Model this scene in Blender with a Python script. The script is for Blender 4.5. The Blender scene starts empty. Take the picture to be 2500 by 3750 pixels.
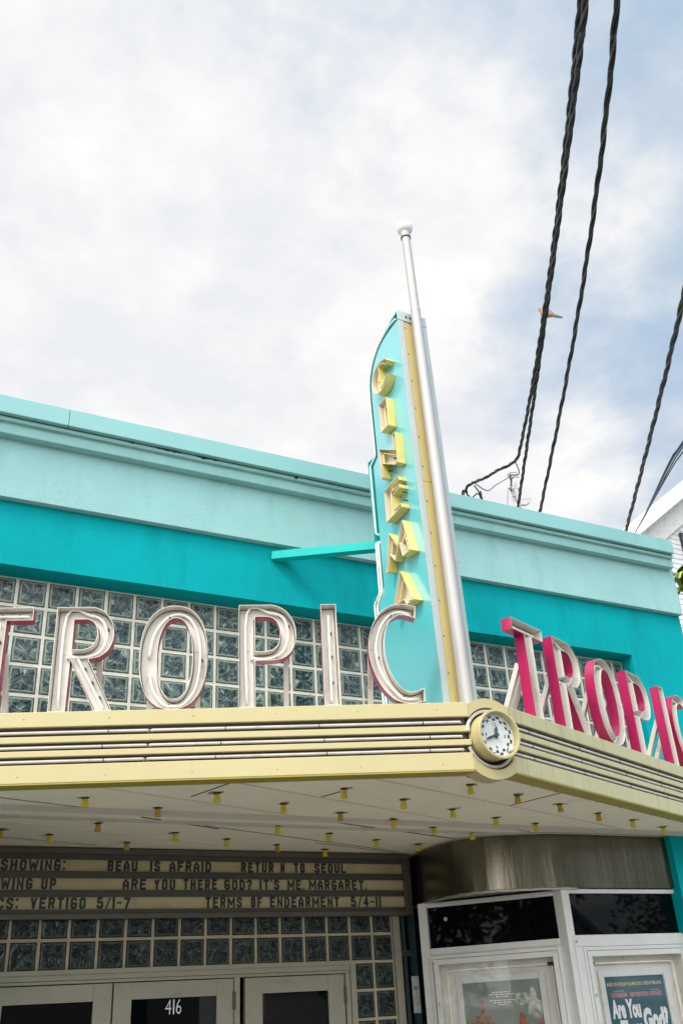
import bpy, math, random
from mathutils import Vector, Matrix, noise as mnoise
from mathutils.geometry import tessellate_polygon
R = math.radians
random.seed(7)
scene = bpy.context.scene
col = scene.collection

# ------------------------------------------------------------ camera
cam = bpy.data.cameras.new('camera')
cam.sensor_fit = 'HORIZONTAL'; cam.sensor_width = 36.0
cam.lens = 36.0 * 3395.25 / 2500.0
cam.clip_start = 0.05; cam.clip_end = 3000
cam_ob = bpy.data.objects.new('camera', cam); col.objects.link(cam_ob)
_r = Vector((0.8901025, -0.4528673, -0.0512716))
_u = Vector((-0.1751108, -0.4436832, 0.8789092))
_f = Vector((0.4207776, 0.7733411, 0.4742254))
cam_ob.matrix_world = Matrix(((_r.x, _u.x, -_f.x, 0), (_r.y, _u.y, -_f.y, -6.1103), (_r.z, _u.z, -_f.z, 1.6), (0, 0, 0, 1)))
scene.camera = cam_ob

# ------------------------------------------------------------ world
SUN_EL, SUN_AZ = 47.0, 242.0        # azimuth clockwise from +Y (the back of the building)
world = bpy.data.worlds.new('World'); scene.world = world; world.use_nodes = True
nt = world.node_tree; nt.nodes.clear()
def N(t, **k):
    n = nt.nodes.new(t)
    for a, b in k.items(): setattr(n, a, b)
    return n
out = N('ShaderNodeOutputWorld'); bg = N('ShaderNodeBackground'); bg.inputs[1].default_value = 0.1
sky = N('ShaderNodeTexSky', sky_type='NISHITA'); sky.sun_disc = False
sky.sun_elevation = R(SUN_EL); sky.sun_rotation = R(SUN_AZ); sky.air_density = 1.0; sky.dust_density = 2.0; sky.ozone_density = 1.0
tc = N('ShaderNodeTexCoord')
sep = N('ShaderNodeSeparateXYZ'); nt.links.new(tc.outputs['Generated'], sep.inputs[0])
def M_(op, a, b=None, c=None, clamp=False):
    n = N('ShaderNodeMath', operation=op); n.use_clamp = clamp
    for i, v in enumerate((a, b, c)):
        if v is None: continue
        if isinstance(v, (int, float)): n.inputs[i].default_value = v
        else: nt.links.new(v, n.inputs[i])
    return n.outputs[0]
zc = M_('ADD', M_('MAXIMUM', sep.outputs['Z'], 0.0), 0.18)
comb = N('ShaderNodeCombineXYZ')
nt.links.new(M_('DIVIDE', sep.outputs['X'], zc), comb.inputs[0]); nt.links.new(M_('DIVIDE', sep.outputs['Y'], zc), comb.inputs[1])
def noise_(scale, detail, rough, dist=0.0, off=(0, 0, 0)):
    m = N('ShaderNodeMapping'); m.inputs['Location'].default_value = off
    nt.links.new(comb.outputs[0], m.inputs[0])
    n = N('ShaderNodeTexNoise'); n.inputs['Scale'].default_value = scale; n.inputs['Detail'].default_value = detail
    n.inputs['Roughness'].default_value = rough; n.inputs['Distortion'].default_value = dist
    nt.links.new(m.outputs[0], n.inputs['Vector']); return n.outputs['Fac']
n_big = noise_(2.1, 9, 0.55, 0.1, (3.1, 7.7, 0))
n_fine = noise_(5.2, 9, 0.58, 0.1, (1.3, 2.2, 5))
# the cloud bank thins out towards the east end of the street (+X, a little behind)
dotn = N('ShaderNodeVectorMath', operation='DOT_PRODUCT'); nt.links.new(tc.outputs['Generated'], dotn.inputs[0])
dotn.inputs[1].default_value = (0.86, -0.28, 0.12)
bank = M_('ADD', M_('SUBTRACT', 1.22, M_('MULTIPLY', dotn.outputs['Value'], 1.85)), M_('MULTIPLY', M_('SUBTRACT', 0.62, sep.outputs['Z']), 1.1))
cover = M_('ADD', M_('ADD', M_('MULTIPLY', M_('SUBTRACT', n_big, 0.5), 1.9), M_('MULTIPLY', M_('SUBTRACT', n_fine, 0.5), 0.8)), bank)
mr = N('ShaderNodeMapRange', interpolation_type='SMOOTHSTEP'); nt.links.new(cover, mr.inputs[0])
mr.inputs[1].default_value = 0.08; mr.inputs[2].default_value = 0.80; mr.inputs[3].default_value = 0.10; mr.inputs[4].default_value = 1.0
mixc = N('ShaderNodeMix', data_type='RGBA')
nt.links.new(mr.outputs[0], mixc.inputs['Factor'])
hz = N('ShaderNodeMix', data_type='RGBA'); hz.inputs['Factor'].default_value = 0.85     # thin high veil over the blue
nt.links.new(sky.outputs[0], hz.inputs[6]); hz.inputs[7].default_value = (3.1, 4.2, 5.4, 1)
nt.links.new(hz.outputs[2], mixc.inputs[6])
shade = N('ShaderNodeMix', data_type='RGBA'); nt.links.new(M_('MULTIPLY', M_('SUBTRACT', n_fine, 0.40), 4.0, clamp=True), shade.inputs['Factor'])
shade.inputs[6].default_value = (5.75, 5.9, 6.2, 1); shade.inputs[7].default_value = (7.05, 6.92, 6.75, 1)
nt.links.new(shade.outputs[2], mixc.inputs[7])
# extra sky brightness behind the camera, added unseen to light the facade
dfill = N('ShaderNodeVectorMath', operation='DOT_PRODUCT'); nt.links.new(tc.outputs['Generated'], dfill.inputs[0])
dfill.inputs[1].default_value = (-0.42, -0.76, 0.50)
fill_glow = M_('ADD', 1.0, M_('MULTIPLY', M_('POWER', M_('MAXIMUM', dfill.outputs['Value'], 0.0), 1.5), 2.6))
gl = N('ShaderNodeVectorMath', operation='SCALE'); nt.links.new(mixc.outputs[2], gl.inputs[0]); nt.links.new(fill_glow, gl.inputs['Scale'])
nt.links.new(gl.outputs[0], bg.inputs[0]); nt.links.new(bg.outputs[0], out.inputs[0])

# ------------------------------------------------------------ sun
sun = bpy.data.lights.new('sun', 'SUN'); sun.energy = 1.5; sun.angle = R(15); sun.color = (1.0, 0.95, 0.86)
sun_ob = bpy.data.objects.new('sun', sun); col.objects.link(sun_ob)
_az = R(SUN_AZ); _el = R(SUN_EL)
_sd = Vector((math.sin(_az) * math.cos(_el), math.cos(_az) * math.cos(_el), math.sin(_el)))
sun_ob.rotation_euler = _sd.to_track_quat('Z', 'Y').to_euler(); sun_ob.location = _sd * 60
scene.view_settings.view_transform = 'Standard'; scene.view_settings.look = 'None'
scene.view_settings.exposure = 0.55; scene.view_settings.gamma = 1.0
scene.cycles.use_denoising = True
scene.cycles.max_bounces = 10; scene.cycles.diffuse_bounces = 5

# ------------------------------------------------------------ materials
def mat(name, c, rough=0.55, metal=0.0, var=0.06, vscale=3.0, bump=0.0, bscale=40.0, spec=0.5, coat=0.0,
        dirt=None, dirt_amt=0.0, dscale=(2, 2, 2), dlo=0.55, dhi=0.75, aniso=None):
    m = bpy.data.materials.new(name); m.use_nodes = True
    t = m.node_tree; b = t.nodes['Principled BSDF']
    b.inputs['Roughness'].default_value = rough; b.inputs['Metallic'].default_value = metal
    b.inputs['Specular IOR Level'].default_value = spec; b.inputs['Coat Weight'].default_value = coat
    b.inputs['Coat Roughness'].default_value = 0.15
    tcn = t.nodes.new('ShaderNodeTexCoord')
    def nz(scale, detail=6, vec=None, rough_=0.6):
        n = t.nodes.new('ShaderNodeTexNoise'); n.inputs['Scale'].default_value = scale; n.inputs['Detail'].default_value = detail
        n.inputs['Roughness'].default_value = rough_
        t.links.new(vec or tcn.outputs['Object'], n.inputs['Vector']); return n.outputs['Fac']
    v = nz(vscale)
    mp = t.nodes.new('ShaderNodeMapRange'); t.links.new(v, mp.inputs[0]); mp.inputs[1].default_value = 0.3; mp.inputs[2].default_value = 0.7
    mp.inputs[3].default_value = 1 - var; mp.inputs[4].default_value = 1 + var
    mx = t.nodes.new('ShaderNodeMix'); mx.data_type = 'RGBA'; mx.blend_type = 'MULTIPLY'; mx.inputs['Factor'].default_value = 1
    mx.inputs[6].default_value = (*c, 1); t.links.new(mp.outputs[0], mx.inputs[7])
    cur = mx.outputs[2]
    if dirt:
        mpp = t.nodes.new('ShaderNodeMapping'); mpp.inputs['Scale'].default_value = dscale; t.links.new(tcn.outputs['Object'], mpp.inputs[0])
        d = nz(1.0, 8, mpp.outputs[0], 0.65)
        dm = t.nodes.new('ShaderNodeMapRange'); t.links.new(d, dm.inputs[0]); dm.inputs[1].default_value = dlo; dm.inputs[2].default_value = dhi
        dm.inputs[3].default_value = 0; dm.inputs[4].default_value = dirt_amt
        m2 = t.nodes.new('ShaderNodeMix'); m2.data_type = 'RGBA'; t.links.new(dm.outputs[0], m2.inputs['Factor'])
        t.links.new(cur, m2.inputs[6]); m2.inputs[7].default_value = (*dirt, 1); cur = m2.outputs[2]
    t.links.new(cur, b.inputs['Base Color'])
    if bump:
        vec = None
        if aniso:
            am = t.nodes.new('ShaderNodeMapping'); am.inputs['Scale'].default_value = aniso; t.links.new(tcn.outputs['Object'], am.inputs[0]); vec = am.outputs[0]
        bn = t.nodes.new('ShaderNodeBump'); bn.inputs['Strength'].default_value = bump; bn.inputs['Distance'].default_value = 0.01
        t.links.new(nz(bscale, 5, vec), bn.inputs['Height']); t.links.new(bn.outputs[0], b.inputs['Normal'])
    return m

def glass_block_mat(name='wavy_glass_block', k_=1.0):
    m = bpy.data.materials.new(name); m.use_nodes = True
    t = m.node_tree; b = t.nodes['Principled BSDF']
    def X(ty, **k):
        n = t.nodes.new(ty)
        for a, v in k.items(): setattr(n, a, v)
        return n
    def mt(op, a, b_=None, c=None, clamp=False):
        n = X('ShaderNodeMath', operation=op); n.use_clamp = clamp
        for i, v in enumerate((a, b_, c)):
            if v is None: continue
            if isinstance(v, (int, float)): n.inputs[i].default_value = v
            else: t.links.new(v, n.inputs[i])
        return n.outputs[0]
    tc_ = X('ShaderNodeTexCoord'); uv = X('ShaderNodeUVMap'); uv.uv_map = 'UVMap'
    s = X('ShaderNodeSeparateXYZ'); t.links.new(uv.outputs[0], s.inputs[0])
    fu = mt('FRACT', s.outputs[0]); fv = mt('FRACT', s.outputs[1])
    n1 = X('ShaderNodeTexNoise'); n1.inputs['Scale'].default_value = 26; n1.inputs['Detail'].default_value = 3; t.links.new(tc_.outputs['Object'], n1.inputs['Vector'])
    du = mt('ABSOLUTE', mt('SUBTRACT', fu, 0.5)); dv = mt('ABSOLUTE', mt('SUBTRACT', fv, 0.5))
    d = mt('MAXIMUM', du, dv)
    dw = mt('ADD', d, mt('MULTIPLY', mt('SUBTRACT', n1.outputs['Fac'], 0.5), 0.10))
    # swirls pressed into the glass, their refracted lights also painted into the colour
    n2 = X('ShaderNodeTexNoise'); n2.inputs['Scale'].default_value = 8.5; n2.inputs['Detail'].default_value = 2.0; n2.inputs['Distortion'].default_value = 2.2
    t.links.new(tc_.outputs['Object'], n2.inputs['Vector'])
    # fanned refraction painted into the colour, stretched along rays from each block's middle
    fl = X('ShaderNodeVectorMath', operation='FLOOR'); t.links.new(uv.outputs[0], fl.inputs[0])
    an = mt('ARCTAN2', mt('SUBTRACT', fv, 0.46), mt('SUBTRACT', fu, 0.5))
    cb = X('ShaderNodeCombineXYZ'); t.links.new(mt('MULTIPLY', mt('SINE', an), 1.5), cb.inputs[0]); t.links.new(mt('MULTIPLY', mt('COSINE', an), 1.5), cb.inputs[1])
    rad = mt('POWER', mt('ADD', mt('POWER', mt('SUBTRACT', fu, 0.5), 2), mt('POWER', mt('SUBTRACT', fv, 0.46), 2)), 0.5)
    t.links.new(mt('MULTIPLY', rad, 1.6), cb.inputs[2])
    ofs = X('ShaderNodeVectorMath', operation='MULTIPLY_ADD'); t.links.new(fl.outputs[0], ofs.inputs[0]); ofs.inputs[1].default_value = (3.7, 5.3, 2.1); t.links.new(cb.outputs[0], ofs.inputs[2])
    n4 = X('ShaderNodeTexNoise'); n4.inputs['Scale'].default_value = 1.5; n4.inputs['Detail'].default_value = 3; n4.inputs['Distortion'].default_value = 1.2; t.links.new(ofs.outputs[0], n4.inputs['Vector'])
    swirl_lights = mt('ADD', mt('MULTIPLY', n2.outputs['Fac'], 0.45), mt('MULTIPLY', n4.outputs['Fac'], 0.55))
    n3 = X('ShaderNodeTexNoise'); n3.inputs['Scale'].default_value = 11; n3.inputs['Detail'].default_value = 1.5; n3.inputs['Distortion'].default_value = 2.4
    t.links.new(tc_.outputs['Object'], n3.inputs['Vector'])
    ridge = mt('SUBTRACT', 1.0, mt('MULTIPLY', mt('ABSOLUTE', mt('SUBTRACT', n3.outputs['Fac'], 0.5)), 14), clamp=True)
    ramp = X('ShaderNodeValToRGB'); t.links.new(mt('ADD', mt('MULTIPLY', mt('SUBTRACT', swirl_lights, 0.5), 1.5), 0.52), ramp.inputs[0])
    e = ramp.color_ramp.elements
    e[0].position = 0.36; e[0].color = (0.005, 0.014, 0.015, 1); e[1].position = 0.76; e[1].color = (0.30, 0.37, 0.31, 1)
    k = e.new(0.50); k.color = (0.014, 0.038, 0.042, 1); k = e.new(0.59); k.color = (0.075, 0.115, 0.105, 1)
    rg = X('ShaderNodeMix', data_type='RGBA'); t.links.new(mt('MULTIPLY', ridge, 0.22), rg.inputs['Factor'])
    t.links.new(ramp.outputs[0], rg.inputs[6]); rg.inputs[7].default_value = (0.17, 0.22, 0.22, 1)
    em = X('ShaderNodeMapRange', interpolation_type='SMOOTHSTEP'); t.links.new(dw, em.inputs[0]); em.inputs[1].default_value = 0.335; em.inputs[2].default_value = 0.40
    ed = X('ShaderNodeValToRGB'); t.links.new(dw, ed.inputs[0]); e = ed.color_ramp.elements
    e[0].position = 0.36; e[0].color = (0.06, 0.085, 0.065, 1); e[1].position = 0.50; e[1].color = (0.12, 0.15, 0.11, 1)
    k = e.new(0.395); k.color = (0.25, 0.29, 0.22, 1); k = e.new(0.43); k.color = (0.11, 0.14, 0.10, 1); k = e.new(0.465); k.color = (0.05, 0.065, 0.045, 1)
    mx = X('ShaderNodeMix', data_type='RGBA'); t.links.new(em.outputs[0], mx.inputs['Factor']); t.links.new(rg.outputs[2], mx.inputs[6]); t.links.new(ed.outputs[0], mx.inputs[7])
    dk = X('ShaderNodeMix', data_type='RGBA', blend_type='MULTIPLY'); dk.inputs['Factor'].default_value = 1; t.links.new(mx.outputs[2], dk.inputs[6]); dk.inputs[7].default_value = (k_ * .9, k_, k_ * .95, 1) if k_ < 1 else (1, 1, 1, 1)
    t.links.new(dk.outputs[2], b.inputs['Base Color'])
    b.inputs['Roughness'].default_value = 0.08; b.inputs['Specular IOR Level'].default_value = 0.30
    bp = X('ShaderNodeBump'); bp.inputs['Strength'].default_value = 0.7; bp.inputs['Distance'].default_value = 0.012
    t.links.new(mt('ADD', n2.outputs['Fac'], mt('MULTIPLY', n3.outputs['Fac'], 0.35)), bp.inputs['Height']); t.links.new(bp.outputs[0], b.inputs['Normal'])
    return m

def pane_mat(name, tint=(0.98, 0.985, 0.985), refl=0.10):
    m = bpy.data.materials.new(name); m.use_nodes = True; t = m.node_tree; t.nodes.clear()
    o = t.nodes.new('ShaderNodeOutputMaterial'); tr = t.nodes.new('ShaderNodeBsdfTransparent'); tr.inputs[0].default_value = (*tint, 1)
    g = t.nodes.new('ShaderNodeBsdfGlossy'); g.inputs['Roughness'].default_value = 0.03
    lw = t.nodes.new('ShaderNodeLayerWeight'); pw = t.nodes.new('ShaderNodeMath'); pw.operation = 'POWER'; t.links.new(lw.outputs['Facing'], pw.inputs[0]); pw.inputs[1].default_value = 4.0
    fr = t.nodes.new('ShaderNodeMath'); fr.operation = 'MULTIPLY_ADD'; t.links.new(pw.outputs[0], fr.inputs[0]); fr.inputs[1].default_value = 0.7; fr.inputs[2].default_value = 0.03
    mx = t.nodes.new('ShaderNodeMixShader'); t.links.new(fr.outputs[0], mx.inputs[0]); t.links.new(tr.outputs[0], mx.inputs[1]); t.links.new(g.outputs[0], mx.inputs[2])
    t.links.new(mx.outputs[0], o.inputs[0]); return m

def poster_mat():
    m = mat('grey_green_print', (0.22, 0.25, 0.21), 0.35, 0, 0.25, 2.2, coat=0.4)
    return m

MT = {
 'aqua': mat('light_aqua_stucco', (0.305, 0.555, 0.535), 0.75, 0, 0.07, 1.6, 0.65, 80, spec=0.2, dirt=(0.20, 0.40, 0.385), dirt_amt=0.7, dscale=(4, 4, 0.8), dlo=0.52, dhi=0.8),
 'teal': mat('teal_stucco', (0.0, 0.345, 0.37), 0.75, 0, 0.08, 1.4, 0.65, 80, spec=0.10, dirt=(0.0, 0.24, 0.26), dirt_amt=0.7, dscale=(3.5, 3.5, 0.7), dlo=0.53, dhi=0.78),
 'coping': mat('aqua_metal_flashing', (0.235, 0.485, 0.465), 0.45, 0, 0.04, 1.0),
 'dark': mat('dark_gap', (0.012, 0.013, 0.013), 0.8),
 'yellow': mat('pale_yellow_enamel', (0.52, 0.45, 0.22), 0.38, 0, 0.03, 2.0, dirt=(0.50, 0.40, 0.13), dirt_amt=0.5, dscale=(14, 14, 0.8), dlo=0.60, dhi=0.78, bump=0.04, bscale=5),
 'yellow_streak': mat('pale_yellow_enamel_streaked', (0.54, 0.51, 0.275), 0.42, 0, 0.04, 2.0, dirt=(0.36, 0.32, 0.11), dirt_amt=0.75, dscale=(16, 16, 0.7), dlo=0.54, dhi=0.74, bump=0.04, bscale=5),
 'soffit': mat('cream_soffit_board', (0.86, 0.785, 0.61), 0.7, 0, 0.06, 1.5, 0.08, 30, dirt=(0.35, 0.31, 0.25), dirt_amt=0.5, dscale=(3, 3, 3), dlo=0.6, dhi=0.8),
 'soffit_trim': mat('grey_soffit_trim', (0.66, 0.60, 0.53), 0.6),
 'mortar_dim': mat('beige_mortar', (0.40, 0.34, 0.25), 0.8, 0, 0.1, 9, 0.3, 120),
 'tube': mat('unlit_neon_glass', (0.90, 0.88, 0.83), 0.22, 0, 0.04, 8, spec=0.6, coat=0.4),
 'dulltube': mat('dusty_neon_glass', (0.60, 0.55, 0.52), 0.3, 0, 0.06, 8, dirt=(0.35, 0.30, 0.27), dirt_amt=0.6, dscale=(6, 6, 6), dlo=0.5, dhi=0.7),
 'groove': mat('dark_groove', (0.085, 0.075, 0.065), 0.8),  # even dark grey-brown for groove backs, some seams and the flashing gap
 'warmcream': mat('warm_cream_enamel', (0.74, 0.67, 0.50), 0.42, 0, 0.05, 6, dirt=(0.40, 0.31, 0.16), dirt_amt=0.6, dscale=(9, 9, 9), dlo=0.58, dhi=0.78),
 'crack': mat('teal_crack', (0.02, 0.16, 0.165), 0.9),
 'stain': mat('brown_soffit_stain', (0.40, 0.345, 0.265), 0.9, 0, 0.3, 40, dirt=(0.12, 0.10, 0.075), dirt_amt=0.9, dscale=(60, 60, 60), dlo=0.5, dhi=0.6),
 'seam': mat('dusty_seam', (0.27, 0.235, 0.19), 0.9),
 'grime': mat('grime', (0.10, 0.08, 0.06), 0.9, 0, 0.4, 30),
 'ytube': mat('unlit_yellow_neon_glass', (0.80, 0.66, 0.30), 0.22, 0, 0.05, 8, spec=0.6, coat=0.4),
 'black': mat('black_rubber', (0.012, 0.012, 0.013), 0.5),
 'fin': mat('teal_enamel', (0.001, 0.47, 0.43), 0.4, 0, 0.03, spec=0.25),
 'pylon': mat('aqua_enamel', (0.12, 0.55, 0.58), 0.30, 0, 0.04, 1.2, coat=1.0, bump=0.05, bscale=2.0, aniso=(6, 6, 1)),
 'trim': mat('pale_blue_grey_enamel', (0.45, 0.52, 0.515), 0.4, 0, 0.05, 3, dirt=(0.28, 0.22, 0.18), dirt_amt=0.6, dscale=(9, 9, 9), dlo=0.68, dhi=0.74),
 'panel': mat('tan_yellow_panel', (0.56, 0.46, 0.20), 0.45, 0, 0.04, 2),
 'chrome': mat('silver_painted_pole', (0.46, 0.445, 0.42), 0.38, 0.2, 0.03, 3),
 'globe': mat('white_glass_globe', (0.86, 0.83, 0.78), 0.25, 0, 0.02, coat=0.5),
 'red': mat('raspberry_enamel', (0.43, 0.006, 0.085), 0.30, 0, 0.08, 5, coat=0.35),
 'cream': mat('cream_enamel', (0.70, 0.66, 0.585), 0.42, 0, 0.05, 6, dirt=(0.26, 0.21, 0.15), dirt_amt=0.8, dscale=(9, 9, 4), dlo=0.58, dhi=0.76),
 'lyellow': mat('lemon_enamel', (0.70, 0.60, 0.19), 0.38, 0, 0.05, 5, dirt=(0.42, 0.34, 0.08), dirt_amt=0.5, dscale=(7, 7, 7), dlo=0.6, dhi=0.8),
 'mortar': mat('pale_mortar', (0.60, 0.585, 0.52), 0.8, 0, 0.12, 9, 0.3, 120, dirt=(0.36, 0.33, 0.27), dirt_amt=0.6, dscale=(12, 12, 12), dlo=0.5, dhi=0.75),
 'block': glass_block_mat(),
 'shadedblock': glass_block_mat('shaded_glass_block', 0.30),  # block copy for under the canopy, missing skylight painted as darker glass
 'shadedyellow': mat('shaded_yellow_enamel', (0.34, 0.27, 0.035), 0.5, 0, 0.08, 4),  # fascia yellow darkened to olive, underside shade painted into the colour
 'alu': mat('aged_aluminium', (0.68, 0.68, 0.645), 0.42, 0.12, 0.05, 6, 0.05, 9, dirt=(0.33, 0.33, 0.29), dirt_amt=0.5, dscale=(4, 4, 9), dlo=0.55, dhi=0.8),
 'door': mat('grey_green_aluminium_door', (0.30, 0.285, 0.22), 0.5, 0.1, 0.05, 6, dirt=(0.15, 0.15, 0.125), dirt_amt=0.5, dscale=(4, 4, 9), dlo=0.55, dhi=0.8),
 'dglass': mat('dark_window_glass', (0.002, 0.0035, 0.0035), 0.02, spec=0.13),
 'steel': mat('brushed_steel_band', (0.17, 0.152, 0.112), 0.22, 0.9, 0.12, 4, 0.8, 2.2, aniso=(3, 3, 0.2), dirt=(0.06, 0.058, 0.038), dirt_amt=0.85, dscale=(7, 7, 0.5), dlo=0.45, dhi=0.75),
 'bead': mat('worn_steel_bead', (0.45, 0.44, 0.40), 0.4, 0.6, 0.15, 20),
 'boardframe': mat('brown_grey_bronze', (0.10, 0.09, 0.072), 0.45, 0.3, 0.12, 8, dirt=(0.065, 0.053, 0.043), dirt_amt=0.6, dscale=(5, 5, 5), dlo=0.5, dhi=0.75),
 'boardrail': mat('grey_rail', (0.065, 0.064, 0.052), 0.5, 0.3, 0.1, 8),
 'boardrow': mat('aged_cream_acrylic', (0.42, 0.36, 0.195), 0.35, 0, 0.08, 3, dirt=(0.22, 0.18, 0.10), dirt_amt=0.6, dscale=(5, 5, 9), dlo=0.5, dhi=0.75),
 'card': mat('yellowed_letter_card', (0.40, 0.345, 0.195), 0.3, 0, 0.05, 6),
 'ink': mat('black_letter_ink', (0.008, 0.008, 0.009), 0.4),
 'white_ink': mat('white_letter_ink', (0.72, 0.72, 0.70), 0.5),
 'pink_ink': mat('pink_letter_ink', (0.75, 0.22, 0.22), 0.5),
 'gold_ink': mat('yellow_letter_ink', (0.68, 0.50, 0.12), 0.5),
 'posterteal': mat('dark_teal_print', (0.006, 0.075, 0.10), 0.4, 0, 0.05, coat=0.3),
 'postergrey': poster_mat(),
 'clay': mat('terracotta_print', (0.40, 0.085, 0.06), 0.5, 0, 0.35, 30),
 'umber': mat('umber_print', (0.25, 0.15, 0.095), 0.5, 0, 0.6, 30),
 'slate': mat('slate_print', (0.42, 0.44, 0.38), 0.5, 0, 0.7, 22),
 'dial': mat('white_clock_dial', (0.74, 0.76, 0.75), 0.45),
 'dialink': mat('slate_clock_ink', (0.045, 0.075, 0.085), 0.5),
 'pane': pane_mat('clear_pane'),
 'bulb': mat('yellow_bulb_glass', (0.66, 0.50, 0.02), 0.3, 0, 0.12, 40, coat=0.4),
 'bulbold': mat('browned_bulb_glass', (0.50, 0.31, 0.015), 0.4, 0, 0.3, 60, dirt=(0.15, 0.08, 0.02), dirt_amt=0.7, dscale=(45, 45, 45), dlo=0.5, dhi=0.7),
 'cable': mat('black_cable_sheath', (0.010, 0.010, 0.012), 0.45, spec=0.3),
 'wire': mat('weathered_aluminium_wire', (0.10, 0.092, 0.075), 0.45, 0.3, 0.15, 30, 0.9, 1.0, aniso=(160, 160, 60)),
 'thinwire': mat('dark_blue_wire_sheath', (0.012, 0.014, 0.035), 0.45),
 'galv': mat('galvanised_steel', (0.42, 0.43, 0.42), 0.5, 0.3, 0.12, 8),
 'pole': mat('pale_weathered_pole', (0.55, 0.56, 0.54), 0.6, 0.1, 0.1, 4),
 'clap': mat('peeling_white_clapboard', (0.70, 0.70, 0.68), 0.7, 0, 0.06, 3, dirt=(0.30, 0.30, 0.29), dirt_amt=0.85, dscale=(3, 3, 16), dlo=0.60, dhi=0.68),
 'peel': mat('peeling_white_trim', (0.66, 0.66, 0.63), 0.7, 0, 0.08, 5, 0.3, 40, dirt=(0.17, 0.17, 0.16), dirt_amt=0.95, dscale=(7, 7, 7), dlo=0.58, dhi=0.64),
 'whitetrim': mat('white_painted_trim', (0.74, 0.75, 0.75), 0.5),
 'metalroof': mat('white_metal_roof', (0.78, 0.77, 0.74), 0.4, 0.0, 0.05, 6),
 'greyroof': mat('grey_metal_roof', (0.20, 0.21, 0.21), 0.4, 0.5, 0.1, 2),
 'concrete': mat('pale_concrete', (0.32, 0.30, 0.27), 0.85, 0, 0.1, 1.5, 0.3, 30, dirt=(0.22, 0.21, 0.19), dirt_amt=0.6, dscale=(1, 1, 1), dlo=0.5, dhi=0.7),
 'asphalt': mat('asphalt', (0.07, 0.07, 0.07), 0.9, 0, 0.12, 2, 0.5, 90),
 'earth': mat('sandy_ground', (0.22, 0.20, 0.15), 0.95, 0, 0.15, 0.6, 0.4, 20),
 'kerb': mat('kerb_concrete', (0.42, 0.41, 0.38), 0.85, 0, 0.1, 4),
 'paint': mat('white_road_paint', (0.7, 0.7, 0.68), 0.7, 0, 0.1, 10),
 'bark': mat('grey_bark', (0.16, 0.13, 0.10), 0.9, 0, 0.2, 12, 0.6, 30),
 'leaf': mat('green_foliage', (0.05, 0.10, 0.03), 0.55, 0, 0.35, 1.5),
 'paper': mat('pale_notice_paper', (0.50, 0.55, 0.53), 0.6, 0, 0.03),
 'rust': mat('rusty_bolt', (0.16, 0.07, 0.045), 0.7),
 'innerwall': mat('dark_interior', (0.02, 0.022, 0.022), 0.9),
 'tealframe': mat('dark_teal_frame', (0.03, 0.055, 0.06), 0.5),
}

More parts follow.
